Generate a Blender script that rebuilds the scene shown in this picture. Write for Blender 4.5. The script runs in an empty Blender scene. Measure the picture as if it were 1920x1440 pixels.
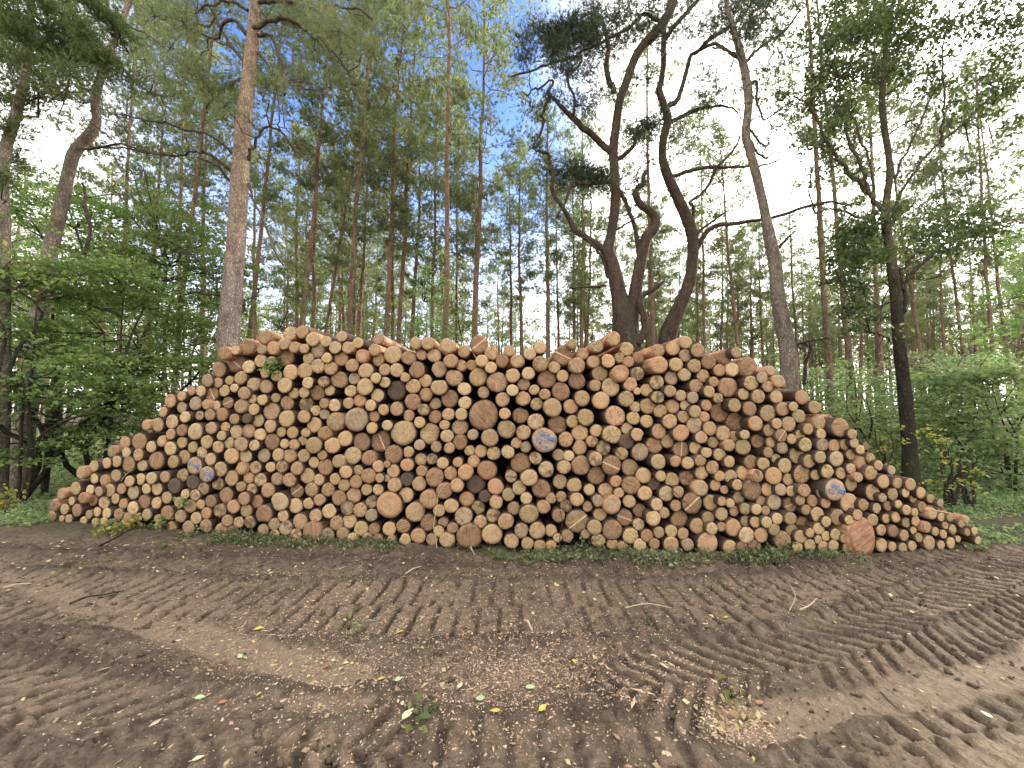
import bpy, math, random
import numpy as np
from mathutils import Vector, Matrix
RS = np.random.RandomState
D2R = math.pi / 180
scene = bpy.context.scene
COL = scene.collection

# ------------------------------------------------------------------ camera
FPX, PITCH, CAMZ = 723.0, 3.9 * D2R, 1.6
cam_d = bpy.data.cameras.new("camera")
cam = bpy.data.objects.new("camera", cam_d)
COL.objects.link(cam)
cam.location = (0, 0, CAMZ)
cam.rotation_euler = (math.pi / 2 + PITCH, 0, 0)
cam_d.sensor_width = 36.0
cam_d.lens = 36.0 * FPX / 1920.0
cam_d.clip_start, cam_d.clip_end = 0.05, 2000
scene.camera = cam
scene.view_settings.view_transform = 'Standard'
scene.view_settings.look = 'None'
scene.view_settings.gamma = 1.0
scene.view_settings.exposure = 1.55
scene.cycles.max_bounces = 5
scene.cycles.diffuse_bounces = 3
scene.cycles.glossy_bounces = 1
scene.cycles.transmission_bounces = 3
scene.cycles.caustics_reflective = False
scene.cycles.caustics_refractive = False

# ------------------------------------------------------------------ node helpers
class NT:
    def __init__(s, tree):
        s.t = tree; s.n = tree.nodes; s.l = tree.links
    def node(s, typ, **kw):
        n = s.n.new(typ)
        for k, v in kw.items():
            if k == 'inp':
                for i, val in v.items():
                    s.put(n.inputs[i], val)
            else:
                setattr(n, k, v)
        return n
    def put(s, sock, val):
        if hasattr(val, 'is_linked') or isinstance(val, bpy.types.NodeSocket):
            s.l.new(val, sock)
        else:
            if isinstance(val, tuple) and len(val) == 3 and sock.type == 'RGBA':
                val = val + (1.0,)
            sock.default_value = val
    def math(s, op, a, b=0.0, c=0.0, clamp=False):
        n = s.node('ShaderNodeMath', operation=op, use_clamp=clamp)
        s.put(n.inputs[0], a); s.put(n.inputs[1], b); s.put(n.inputs[2], c)
        return n.outputs[0]
    def vmath(s, op, a, b=(0, 0, 0)):
        n = s.node('ShaderNodeVectorMath', operation=op)
        s.put(n.inputs[0], a); s.put(n.inputs[1], b)
        return n.outputs['Value'] if op in ('DOT_PRODUCT', 'LENGTH') else n.outputs[0]
    def mix(s, f, a, b, mode='MIX'):
        n = s.node('ShaderNodeMix', data_type='RGBA', blend_type=mode)
        s.put(n.inputs[0], f); s.put(n.inputs[6], a); s.put(n.inputs[7], b)
        return n.outputs[2]
    def step(s, v, lo, hi, a=0.0, b=1.0):
        n = s.node('ShaderNodeMapRange', interpolation_type='SMOOTHSTEP')
        for i, x in enumerate((v, lo, hi, a, b)):
            s.put(n.inputs[i], x)
        return n.outputs[0]
    def noise(s, vec, scale, detail=3.0, rough=0.55):
        n = s.node('ShaderNodeTexNoise')
        s.put(n.inputs['Vector'], vec); s.put(n.inputs['Scale'], scale)
        s.put(n.inputs['Detail'], detail); s.put(n.inputs['Roughness'], rough)
        return n.outputs['Fac']
    def attr(s, name):
        return s.node('ShaderNodeAttribute', attribute_name=name)
    def ramp(s, fac, stops):
        n = s.node('ShaderNodeValToRGB')
        e = n.color_ramp.elements
        while len(e) < len(stops): e.new(0.5)
        for i, (p, c) in enumerate(stops):
            e[i].position = p; e[i].color = tuple(c) + (1,)
        s.put(n.inputs[0], fac)
        return n.outputs[0]
    def bump(s, h, strength=0.5, dist=0.01):
        n = s.node('ShaderNodeBump')
        s.put(n.inputs['Height'], h); n.inputs['Strength'].default_value = strength
        n.inputs['Distance'].default_value = dist
        return n.outputs[0]

def material(name):
    m = bpy.data.materials.new(name); m.use_nodes = True
    m.node_tree.nodes.clear()
    nt = NT(m.node_tree)
    out = nt.node('ShaderNodeOutputMaterial')
    return m, nt, out

def principled(nt, out, col, rough=0.85, normal=None, spec=0.3):
    b = nt.node('ShaderNodeBsdfPrincipled')
    nt.put(b.inputs['Base Color'], col); nt.put(b.inputs['Roughness'], rough)
    nt.put(b.inputs['Specular IOR Level'], spec)
    if normal is not None: nt.put(b.inputs['Normal'], normal)
    if out is not None: nt.l.new(b.outputs[0], out.inputs[0])
    return b

# ------------------------------------------------------------------ sky and sun
SUN_AZ, SUN_EL = 47 * D2R, 24 * D2R
world = bpy.data.worlds.new("World")
scene.world = world
world.use_nodes = True
world.node_tree.nodes.clear()
w = NT(world.node_tree)
wo = w.node('ShaderNodeOutputWorld')
bg = w.node('ShaderNodeBackground')
w.l.new(bg.outputs[0], wo.inputs[0])
bg.inputs[1].default_value = 0.10
sky = w.node('ShaderNodeTexSky', sky_type='NISHITA', sun_disc=False)
sky.sun_elevation, sky.sun_rotation = SUN_EL, SUN_AZ
sky.air_density, sky.dust_density, sky.ozone_density = 1.0, 0.3, 2.0
tc = w.node('ShaderNodeTexCoord')
dirv = tc.outputs['Generated']
sep = w.node('ShaderNodeSeparateXYZ'); w.put(sep.inputs[0], dirv)
den = w.math('ADD', w.math('MAXIMUM', sep.outputs[2], 0.0), 0.22)
cmb = w.node('ShaderNodeCombineXYZ')
w.put(cmb.inputs[0], w.math('DIVIDE', sep.outputs[0], den))
w.put(cmb.inputs[1], w.math('DIVIDE', sep.outputs[1], den))
cn = w.noise(cmb.outputs[0], 0.9, 6.0, 0.6)
sdir = (math.sin(SUN_AZ) * math.cos(SUN_EL), math.cos(SUN_AZ) * math.cos(SUN_EL), math.sin(SUN_EL))
bdir = Vector((-0.26, 0.80, 0.54)).normalized()
bd = w.vmath('DOT_PRODUCT', dirv, tuple(bdir))
sd = w.vmath('DOT_PRODUCT', dirv, sdir)
cov = w.math('ADD', w.math('MULTIPLY', cn, 0.75), w.step(bd, 0.72, 0.97, 0.50, -0.10))
cov = w.math('ADD', cov, w.step(sd, 0.80, 0.97, 0.0, 0.45))
cmask = w.step(cov, 0.28, 0.60)
glow = w.step(sd, 0.55, 1.0, 0.0, 1.0)
cl_v = w.math('ADD', w.math('ADD', 6.6, w.math('MULTIPLY', cn, 4.0)), w.math('MULTIPLY', glow, 14.0))
cloud = w.node('ShaderNodeCombineColor')
w.put(cloud.inputs[0], w.math('MULTIPLY', cl_v, 1.02)); w.put(cloud.inputs[1], w.math('MULTIPLY', cl_v, 1.0)); w.put(cloud.inputs[2], w.math('MULTIPLY', cl_v, 0.96))
blue = w.mix(1.0, sky.outputs[0], (0.80, 1.0, 1.42), 'MULTIPLY')
blue = w.mix(w.step(sep.outputs[2], 0.15, 0.70, 0.32, 0.0), blue, (7.5, 7.6, 7.8))
lowv = w.step(sep.outputs[2], 0.10, 0.50, 0.72, 0.0)
cmask = w.math('MAXIMUM', cmask, w.math('MULTIPLY', lowv, w.step(cn, 0.25, 0.6, 0.6, 1.0)))
w.put(bg.inputs[0], w.mix(cmask, blue, cloud.outputs[0]))

sun_d = bpy.data.lights.new("sun", 'SUN')
sun_d.energy, sun_d.angle, sun_d.color = 3.6, 4 * D2R, (1.0, 0.93, 0.82)
sun = bpy.data.objects.new("sun", sun_d)
COL.objects.link(sun)
sun.rotation_euler = Vector(sdir).to_track_quat('Z', 'Y').to_euler()
sun.location = (20, 20, 20)

# ------------------------------------------------------------------ geometry helpers
CP, SP = math.cos(PITCH), math.sin(PITCH)
def ray(px, py):
    r, u = (px - 960) / FPX, (720 - py) / FPX
    return np.array([r, CP - u * SP, SP + u * CP])
def P(px, py, Y):
    """world point seen at photo pixel (px, py) standing Y metres ahead"""
    d = ray(px, py); t = Y / d[1]
    return np.array([t * d[0], Y, CAMZ + t * d[2]])
def pxm(px, py, Y):
    """metres per photo pixel there"""
    return (Y / ray(px, py)[1]) / FPX
def ground_hit(px, py):
    d = ray(px, py); t = -CAMZ / d[2]
    return np.array([t * d[0], t * d[1], 0.0])

class MB:
    def __init__(s):
        s.V = []; s.F3 = []; s.F4 = []; s.nv = 0; s.M3 = []; s.M4 = []
        s.A = {}
    def add(s, V, F3=None, F4=None, mat=0, **attrs):
        V = np.asarray(V, float).reshape(-1, 3)
        s.V.append(V)
        if F3 is not None and len(F3):
            F3 = np.asarray(F3, int); s.F3.append(F3 + s.nv); s.M3.append(np.full(len(F3), mat))
        if F4 is not None and len(F4):
            F4 = np.asarray(F4, int); s.F4.append(F4 + s.nv); s.M4.append(np.full(len(F4), mat))
        for k, a in attrs.items():
            a = np.asarray(a, float)
            if a.ndim == 1: a = np.tile(a, (len(V), 1))
            s.A.setdefault(k, []).append(a)
        s.nv += len(V)
    def merged(s):
        V = np.concatenate(s.V) if s.V else np.zeros((0, 3))
        f3 = np.concatenate(s.F3) if s.F3 else np.zeros((0, 3), int)
        f4 = np.concatenate(s.F4) if s.F4 else np.zeros((0, 4), int)
        return V, f3, f4
    def mesh(s, name, mats, smooth=False):
        V, f3, f4 = s.merged()
        me = bpy.data.meshes.new(name)
        me.vertices.add(len(V)); me.vertices.foreach_set('co', V.astype(np.float32).ravel())
        nl = 3 * len(f3) + 4 * len(f4)
        me.loops.add(nl)
        me.loops.foreach_set('vertex_index', np.concatenate([f3.ravel(), f4.ravel()]).astype(np.int32))
        me.polygons.add(len(f3) + len(f4))
        ls = np.concatenate([np.arange(len(f3)) * 3, 3 * len(f3) + np.arange(len(f4)) * 4]).astype(np.int32)
        me.polygons.foreach_set('loop_start', ls)
        mi = np.concatenate([np.concatenate(s.M3) if s.M3 else np.zeros(0), np.concatenate(s.M4) if s.M4 else np.zeros(0)]).astype(np.int32)
        me.polygons.foreach_set('material_index', mi)
        if smooth:
            me.polygons.foreach_set('use_smooth', np.ones(len(mi), bool))
        for m in mats: me.materials.append(m)
        for k, lst in s.A.items():
            a = np.concatenate(lst)
            at = me.attributes.new(k, 'FLOAT_VECTOR', 'POINT')
            at.data.foreach_set('vector', a.astype(np.float32).ravel())
        me.update(calc_edges=True); me.validate()
        return me
    def obj(s, name, mats, parent=None, smooth=False):
        o = bpy.data.objects.new(name, s.mesh(name, mats if isinstance(mats, (list, tuple)) else [mats], smooth))
        COL.objects.link(o)
        if parent is not None: o.parent = parent
        return o

def tag(o, label=None, cat=None, group=None, kind=None):
    if label: o['label'] = label
    if cat: o['category'] = cat
    if group: o['group'] = group
    if kind: o['kind'] = kind
    return o
def empty(name, loc=(0, 0, 0)):
    o = bpy.data.objects.new(name, None); COL.objects.link(o)
    o.location = loc; o.empty_display_size = 0.2
    return o
def copy_tree(o, parent=None):
    c = o.copy(); COL.objects.link(c); c.parent = parent
    for ch in o.children: copy_tree(ch, c)
    return c

def tube(mb, pts, rad, seg=8, mat=0, cap=True, jit=0.0, rng=None, **attrs):
    pts = np.asarray(pts, float); n = len(pts)
    rad = np.broadcast_to(np.asarray(rad, float), (n,))
    tan = np.gradient(pts, axis=0)
    tan /= np.linalg.norm(tan, axis=1)[:, None] + 1e-9
    ref = np.array([0.0, 1.0, 0.0]) if abs(tan[0][1]) < 0.9 else np.array([1.0, 0, 0])
    V = np.zeros((n, seg, 3))
    ang = np.arange(seg) * 2 * math.pi / seg
    u = np.cross(ref, tan[0]); u /= np.linalg.norm(u)
    for i in range(n):
        u = u - tan[i] * np.dot(u, tan[i]); u /= np.linalg.norm(u) + 1e-9
        v = np.cross(tan[i], u)
        rr = rad[i]
        if jit and rng is not None: rr = rr * (1 + rng.uniform(-jit, jit, seg))[:, None]
        V[i] = pts[i] + rr * (np.cos(ang)[:, None] * u + np.sin(ang)[:, None] * v)
    i, j = np.meshgrid(np.arange(n - 1), np.arange(seg), indexing='ij')
    a = i * seg + j; b = i * seg + (j + 1) % seg
    F4 = np.stack([a, b, b + seg, a + seg], -1).reshape(-1, 4)
    VV = V.reshape(-1, 3); F3 = None
    if cap:
        VV = np.concatenate([VV, pts[-1:] + tan[-1:] * rad[-1] * 0.5])
        k = (n - 1) * seg; jj = np.arange(seg)
        F3 = np.stack([k + jj, k + (jj + 1) % seg, np.full(seg, n * seg)], -1)
    mb.add(VV, F3, F4, mat, **attrs)

def smooth_path(pts, n=None, per=4):
    """Catmull-Rom through rows (any columns)"""
    p = np.asarray(pts, float)
    if len(p) < 3: 
        t = np.linspace(0, 1, per + 1)[:, None]
        return p[0] * (1 - t) + p[-1] * t
    q = np.concatenate([[2 * p[0] - p[1]], p, [2 * p[-1] - p[-2]]])
    out = []
    for i in range(1, len(q) - 2):
        for t in np.linspace(0, 1, per, endpoint=False):
            a, b, c, d = q[i - 1], q[i], q[i + 1], q[i + 2]
            out.append(0.5 * (2 * b + (c - a) * t + (2 * a - 5 * b + 4 * c - d) * t * t + (3 * b - a - 3 * c + d) * t ** 3))
    out.append(p[-1])
    return np.array(out)

def unit(v):
    return v / (np.linalg.norm(v, axis=-1, keepdims=True) + 1e-9)
def rand_unit(rng, n):
    return unit(rng.normal(size=(n, 3)))

def needles(mb, centers, dirs, rng, per=6, length=0.18, width=0.028, spread=0.8, mat=0):
    """tufts of thin needle sprays"""
    n = len(centers) * per
    c = np.repeat(centers, per, 0); d = np.repeat(dirs, per, 0)
    d = unit(d + rand_unit(rng, n) * spread)
    L = length * rng.uniform(0.6, 1.2, n)[:, None]
    side = unit(np.cross(d, rand_unit(rng, n))) * width * 0.5
    base = c + rand_unit(rng, n) * length * 0.15
    V = np.stack([base - side, base + side, base + d * L], 1).reshape(-1, 3)
    mb.add(V, F3=np.arange(3 * n).reshape(-1, 3), mat=mat)

def leaves(mb, pos, rng, size=0.07, flat=0.6, mat=0, tipdir=None):
    """folded lozenge leaves, flat=1 horizontal, 0 random"""
    n = len(pos)
    nrm = rand_unit(rng, n) * (1 - flat) + np.array([0, 0, 1.0]) * flat
    nrm = unit(nrm)
    d = unit(np.cross(nrm, rand_unit(rng, n)))
    s = np.cross(nrm, d)
    L = size * rng.uniform(0.55, 1.25, n)[:, None]
    W = L * rng.uniform(0.26, 0.36, n)[:, None]
    fold = nrm * L * rng.uniform(-0.05, 0.22, n)[:, None]
    a = pos - d * L * 0.5; b = pos + d * L * 0.5
    V = np.stack([a, pos + s * W + fold, b, pos - s * W + fold], 1).reshape(-1, 3)
    k = np.arange(n)[:, None] * 4
    F3 = np.concatenate([k + np.array([[0, 1, 2]]), k + np.array([[0, 2, 3]])], 0)
    mb.add(V, F3=F3, mat=mat)

def vnoise(x, y, scale, seed):
    rng = RS(seed); n = 256
    g = rng.rand(n, n)
    u, v = np.asarray(x) / scale + 1000.0, np.asarray(y) / scale + 1000.0
    i, j = np.floor(u).astype(int), np.floor(v).astype(int)
    fu, fv = u - i, v - j
    fu = fu * fu * (3 - 2 * fu); fv = fv * fv * (3 - 2 * fv)
    a, b = g[i % n, j % n], g[(i + 1) % n, j % n]
    c, d = g[i % n, (j + 1) % n], g[(i + 1) % n, (j + 1) % n]
    return (a * (1 - fu) + b * fu) * (1 - fv) + (c * (1 - fu) + d * fu) * fv - 0.5

# ------------------------------------------------------------------ materials
def foliage_mat(name, stops, trans=0.4, rough=0.55):
    m, nt, out = material(name)
    geo = nt.node('ShaderNodeNewGeometry')
    rnd = geo.outputs['Random Per Island']
    oi = nt.node('ShaderNodeObjectInfo')
    pn = nt.noise(geo.outputs['Position'], 0.9, 2.0)
    f = nt.math('ADD', nt.math('MULTIPLY', rnd, 0.7), nt.math('MULTIPLY', nt.math('SUBTRACT', pn, 0.3), 0.55), clamp=True)
    col = nt.ramp(f, stops)
    hs = nt.node('ShaderNodeHueSaturation')
    nt.put(hs.inputs['Color'], col)
    nt.put(hs.inputs['Value'], nt.math('ADD', 0.8, nt.math('MULTIPLY', oi.outputs['Random'], 0.4)))
    nt.put(hs.inputs['Hue'], nt.math('ADD', 0.485, nt.math('MULTIPLY', oi.outputs['Random'], 0.03)))
    col = hs.outputs[0]
    b = principled(nt, None, col, rough, spec=0.35)
    t = nt.node('ShaderNodeBsdfTranslucent')
    nt.put(t.inputs[0], nt.mix(1.0, col, (1.35, 1.4, 0.95), 'MULTIPLY'))
    ms = nt.node('ShaderNodeMixShader'); ms.inputs[0].default_value = trans
    nt.l.new(b.outputs[0], ms.inputs[1]); nt.l.new(t.outputs[0], ms.inputs[2])
    nt.l.new(ms.outputs[0], out.inputs[0])
    return m

M = {}
M['pine_needles'] = foliage_mat('pine_needles', [(0.0, (0.09, 0.12, 0.07)), (0.5, (0.17, 0.20, 0.108)), (1.0, (0.275, 0.28, 0.145))], 0.5)
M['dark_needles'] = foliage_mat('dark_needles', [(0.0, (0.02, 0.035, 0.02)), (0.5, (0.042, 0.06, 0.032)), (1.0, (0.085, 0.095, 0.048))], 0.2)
M['beech_leaves'] = foliage_mat('beech_leaves', [(0.0, (0.08, 0.14, 0.055)), (0.55, (0.165, 0.25, 0.09)), (0.88, (0.29, 0.34, 0.115)), (1.0, (0.5, 0.41, 0.12))], 0.5)
M['shrub_leaves'] = foliage_mat('shrub_leaves', [(0.0, (0.10, 0.155, 0.085)), (0.5, (0.21, 0.28, 0.14)), (0.85, (0.33, 0.38, 0.18)), (1.0, (0.46, 0.43, 0.20))], 0.5)
M['oak_leaves'] = foliage_mat('oak_leaves', [(0.0, (0.03, 0.052, 0.022)), (0.5, (0.068, 0.098, 0.036)), (0.9, (0.13, 0.145, 0.05)), (1.0, (0.26, 0.20, 0.065))], 0.42)
M['yellow_leaves'] = foliage_mat('yellow_leaves', [(0.0, (0.10, 0.13, 0.03)), (0.5, (0.28, 0.27, 0.06)), (0.9, (0.5, 0.36, 0.10)), (1.0, (0.5, 0.22, 0.05))], 0.4)
M['ground_leaves'] = foliage_mat('ground_leaves', [(0.0, (0.06, 0.085, 0.04)), (0.45, (0.14, 0.18, 0.085)), (0.7, (0.24, 0.25, 0.13)), (1.0, (0.48, 0.41, 0.26))], 0.3)
M['fallen_leaves'] = foliage_mat('fallen_leaves', [(0.0, (0.16, 0.09, 0.045)), (0.3, (0.34, 0.24, 0.13)), (0.6, (0.5, 0.42, 0.22)), (0.85, (0.48, 0.40, 0.18)), (1.0, (0.30, 0.40, 0.16))], 0.15)
M['wood_chips'] = foliage_mat('wood_chips', [(0.0, (0.18, 0.11, 0.075)), (0.4, (0.36, 0.24, 0.165)), (0.8, (0.58, 0.44, 0.32)), (1.0, (0.72, 0.60, 0.46))], 0.0)

def bark_mat(name, low, high, zlo, zhi, moss=0.0, scale=1.0):
    m, nt, out = material(name)
    g = nt.node('ShaderNodeNewGeometry')
    pos = g.outputs['Position']
    wn = nt.node('ShaderNodeTexNoise'); nt.put(wn.inputs['Vector'], pos); wn.inputs['Scale'].default_value = 9.0; wn.inputs['Detail'].default_value = 4.0
    wv = nt.vmath('MULTIPLY', nt.vmath('SUBTRACT', wn.outputs['Color'], (0.5, 0.5, 0.5)), (0.14, 0.14, 0.14))
    mp = nt.vmath('MULTIPLY', nt.vmath('ADD', pos, wv), (1.0, 1.0, 0.38))
    vo = nt.node('ShaderNodeTexVoronoi', feature='DISTANCE_TO_EDGE')
    nt.put(vo.inputs['Vector'], mp); vo.inputs['Scale'].default_value = 24.0 * scale
    crack = nt.step(vo.outputs['Distance'], 0.0, 0.22)
    n1 = nt.noise(mp, 7.0 * scale, 6.0, 0.7)
    n2 = nt.noise(pos, 1.1, 3.0)
    sp = nt.node('ShaderNodeSeparateXYZ'); nt.put(sp.inputs[0], pos)
    zz = nt.math('ADD', sp.outputs[2], nt.math('MULTIPLY', nt.math('SUBTRACT', n2, 0.5), 5.0))
    c = nt.mix(nt.step(zz, zlo, zhi), low, high)
    c = nt.mix(nt.step(n1, 0.3, 0.75), nt.mix(1.0, c, (0.6, 0.58, 0.56), 'MULTIPLY'), nt.mix(1.0, c, (1.35, 1.3, 1.25), 'MULTIPLY'))
    c = nt.mix(nt.math('MULTIPLY', nt.math('SUBTRACT', 1.0, crack), 0.6), c, nt.mix(1.0, c, (0.42, 0.38, 0.36), 'MULTIPLY'))
    if moss:
        c = nt.mix(nt.math('MULTIPLY', nt.step(nt.noise(pos, 2.2, 4.0), 0.45, 0.65), moss), c, (0.07, 0.085, 0.035))
    h = nt.math('ADD', nt.math('MULTIPLY', crack, 0.7), n1)
    principled(nt, out, c, 0.9, nt.bump(h, 0.9, 0.03), 0.2)
    return m
M['pine_bark'] = bark_mat('pine_bark', (0.23, 0.175, 0.14), (0.33, 0.225, 0.155), 1.5, 8.0)
M['hero_bark'] = bark_mat('hero_bark', (0.38, 0.32, 0.28), (0.44, 0.33, 0.25), 3.0, 9.0)
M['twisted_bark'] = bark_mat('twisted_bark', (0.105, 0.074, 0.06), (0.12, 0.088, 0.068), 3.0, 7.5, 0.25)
M['grey_bark'] = bark_mat('grey_bark', (0.27, 0.235, 0.20), (0.36, 0.30, 0.25), 3.0, 9.0, 0.3)
M['oak_bark'] = bark_mat('oak_bark', (0.05, 0.043, 0.036), (0.14, 0.12, 0.085), 2.2, 5.0, 0.35, 1.4)
M['limb_bark'] = bark_mat('limb_bark', (0.10, 0.08, 0.065), (0.17, 0.135, 0.11), 3.0, 8.0)
M['spruce_needles'] = foliage_mat('spruce_needles', [(0.0, (0.045, 0.07, 0.03)), (0.5, (0.10, 0.135, 0.05)), (1.0, (0.20, 0.22, 0.08))], 0.4)
M['twig'] = bark_mat('twig', (0.07, 0.055, 0.045), (0.10, 0.075, 0.06), 1.0, 8.0)

# cut log ends
m, nt, out = material('cut_wood'); M['cut_wood'] = m
lc = nt.attr('lc').outputs['Vector']; tint = nt.attr('tint').outputs['Color']; sty = nt.attr('sty').outputs['Vector']
ssep = nt.node('ShaderNodeSeparateXYZ'); nt.put(ssep.inputs[0], sty)
lsep = nt.node('ShaderNodeSeparateXYZ'); nt.put(lsep.inputs[0], lc)
flat = nt.vmath('MULTIPLY', lc, (1, 1, 0))
r = nt.vmath('LENGTH', flat)
n_big = nt.noise(lc, 1.3, 3.0)
rr = nt.math('ADD', r, nt.math('MULTIPLY', nt.math('SUBTRACT', n_big, 0.5), 0.25))
ringw = nt.math('MULTIPLY', nt.math('SINE', nt.math('MULTIPLY', rr, 48.0)), 0.06)
streakv = nt.vmath('MULTIPLY', lc, (0.9, 7.0, 1.0))
st = nt.noise(streakv, 1.0, 3.0, 0.6)
sawn = nt.math('MULTIPLY', nt.math('SUBTRACT', st, 0.5), nt.math('ADD', 0.60, nt.math('MULTIPLY', ssep.outputs[2], 1.5)))
val = nt.math('ADD', nt.math('ADD', 1.0, ringw), sawn)
fine = nt.noise(lc, 5.0, 5.0, 0.7)
val = nt.math('ADD', val, nt.math('MULTIPLY', nt.math('SUBTRACT', fine, 0.5), 0.8))
vcol = nt.node('ShaderNodeCombineColor')
for i in range(3): nt.put(vcol.inputs[i], val)
c = nt.mix(1.0, tint, vcol.outputs[0], 'MULTIPLY')
blot = nt.step(nt.noise(nt.vmath('ADD', lc, (7.1, 3.3, 0.0)), 1.7, 3.0), 0.48, 0.72)
c = nt.mix(nt.math('MULTIPLY', blot, 0.6), c, nt.mix(1.0, c, (0.70, 0.58, 0.47), 'MULTIPLY'))
heart = nt.step(rr, 0.52, 0.66)
c = nt.mix(nt.math('MULTIPLY', heart, ssep.outputs[1]), c, (0.36, 0.17, 0.085))
stn = nt.step(nt.noise(nt.vmath('ADD', lc, (1.7, 9.3, 2.0)), 1.25, 5.0, 0.6), nt.math('SUBTRACT', 0.80, nt.math('MULTIPLY', ssep.outputs[0], 0.42)), nt.math('SUBTRACT', 1.0, nt.math('MULTIPLY', ssep.outputs[0], 0.42)))
c = nt.mix(nt.math('MULTIPLY', stn, 0.85), c, (0.09, 0.062, 0.040))
ang = nt.math('ARCTAN2', lsep.outputs[1], lsep.outputs[0])
cw = nt.node('ShaderNodeCombineXYZ'); nt.put(cw.inputs[0], nt.math('MULTIPLY', nt.math('SINE', ang), 2.6)); nt.put(cw.inputs[1], nt.math('MULTIPLY', nt.math('COSINE', ang), 2.6)); nt.put(cw.inputs[2], nt.math('ADD', lsep.outputs[2], nt.math('MULTIPLY', r, 0.25)))
chk = nt.math('ABSOLUTE', nt.math('SUBTRACT', nt.noise(cw.outputs[0], 1.6, 2.0), 0.5))
chk = nt.math('MULTIPLY', nt.step(chk, 0.015, 0.05, 1.0, 0.0), nt.step(r, 0.1, 0.4))
crk = nt.attr('crk').outputs['Vector']; csep = nt.node('ShaderNodeSeparateXYZ'); nt.put(csep.inputs[0], crk)
c = nt.mix(nt.math('MULTIPLY', chk, csep.outputs[1]), c, (0.13, 0.085, 0.055))
cy_ = nt.math('ADD', lsep.outputs[1], nt.math('ADD', nt.math('MULTIPLY', nt.math('SUBTRACT', nt.noise(lc, 3.0, 2.0), 0.5), 0.12), -0.05))
side_ = nt.step(cy_, -0.02, 0.06)
c = nt.mix(nt.math('MULTIPLY', side_, nt.math('MULTIPLY', csep.outputs[0], 0.35)), c, (0.16, 0.10, 0.06))
line_ = nt.step(nt.math('ABSOLUTE', cy_), 0.035, 0.085, 1.0, 0.0)
c = nt.mix(nt.math('MULTIPLY', line_, csep.outputs[0]), c, (0.62, 0.43, 0.27))
pith = nt.step(r, 0.03, 0.07)
c = nt.mix(pith, nt.mix(1.0, c, (0.6, 0.45, 0.35), 'MULTIPLY'), c)
edge = nt.step(rr, 0.86, 0.97)
c = nt.mix(nt.math('MULTIPLY', edge, 0.5), c, nt.mix(1.0, c, (0.6, 0.5, 0.42), 'MULTIPLY'))
hh = nt.math('ADD', nt.math('MULTIPLY', st, nt.math('ADD', 0.4, ssep.outputs[2])), nt.math('MULTIPLY', fine, 0.4))
principled(nt, out, c, 0.75, nt.bump(hh, 0.55, 0.006), 0.3)

m, nt, out = material('log_bark'); M['log_bark'] = m
g = nt.node('ShaderNodeNewGeometry'); pos = g.outputs['Position']
bt = nt.attr('barkc').outputs['Color']
mp = nt.vmath('MULTIPLY', pos, (1.0, 0.25, 1.0))
n1 = nt.noise(mp, 18.0, 5.0, 0.7); n2 = nt.noise(pos, 4.0, 4.0, 0.6)
c = nt.mix(nt.step(n1, 0.3, 0.7), nt.mix(1.0, bt, (0.45, 0.42, 0.4), 'MULTIPLY'), nt.mix(1.0, bt, (1.3, 1.25, 1.2), 'MULTIPLY'))
c = nt.mix(nt.math('MULTIPLY', nt.step(n2, 0.5, 0.68), 0.6), c, (0.10, 0.085, 0.075))
principled(nt, out, c, 0.9, nt.bump(n1, 0.9, 0.012), 0.2)

m, nt, out = material('blue_paint'); M['blue_paint'] = m
g = nt.node('ShaderNodeNewGeometry')
n1 = nt.noise(g.outputs['Position'], 55.0, 4.0, 0.7)
principled(nt, out, nt.mix(nt.step(n1, 0.42, 0.56), (0.06, 0.17, 0.44), (0.24, 0.24, 0.26)), 0.7)

# ground
m, nt, out = material('forest_ground'); M['ground'] = m
g = nt.node('ShaderNodeNewGeometry'); pos = g.outputs['Position']
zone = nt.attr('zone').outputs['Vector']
zs = nt.node('ShaderNodeSeparateXYZ'); nt.put(zs.inputs[0], zone)   # x mud 0..1, y packed, z darker soil: churned berms, tread groove bottoms
n1 = nt.noise(pos, 1.6, 5.0, 0.6); n2 = nt.noise(pos, 14.0, 6.0, 0.7); n3 = nt.noise(pos, 70.0, 4.0, 0.7)
mud = nt.mix(nt.step(n1, 0.3, 0.7), (0.170, 0.127, 0.092), (0.275, 0.206, 0.148))
mud = nt.mix(nt.math('MULTIPLY', nt.step(n2, 0.42, 0.66), 0.6), mud, (0.07, 0.052, 0.040))
mud = nt.mix(nt.math('MULTIPLY', zs.outputs[1], 0.75), mud, (0.38, 0.285, 0.20))
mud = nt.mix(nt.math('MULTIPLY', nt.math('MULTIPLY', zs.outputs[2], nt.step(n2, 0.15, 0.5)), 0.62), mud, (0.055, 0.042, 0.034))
mud = nt.mix(nt.math('MULTIPLY', nt.step(n3, 0.35, 0.75), 0.35), nt.mix(1.0, mud, (0.72, 0.7, 0.68), 'MULTIPLY'), nt.mix(1.0, mud, (1.25, 1.22, 1.2), 'MULTIPLY'))
floor_ = nt.mix(nt.step(n1, 0.35, 0.65), (0.095, 0.078, 0.048), (0.075, 0.088, 0.040))
floor_ = nt.mix(nt.math('MULTIPLY', nt.step(n2, 0.5, 0.7), 0.7), floor_, (0.17, 0.115, 0.065))
floor_ = nt.mix(nt.math('MULTIPLY', nt.step(n3, 0.55, 0.72), 0.5), floor_, (0.22, 0.18, 0.10))
c = nt.mix(zs.outputs[0], floor_, mud)
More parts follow.
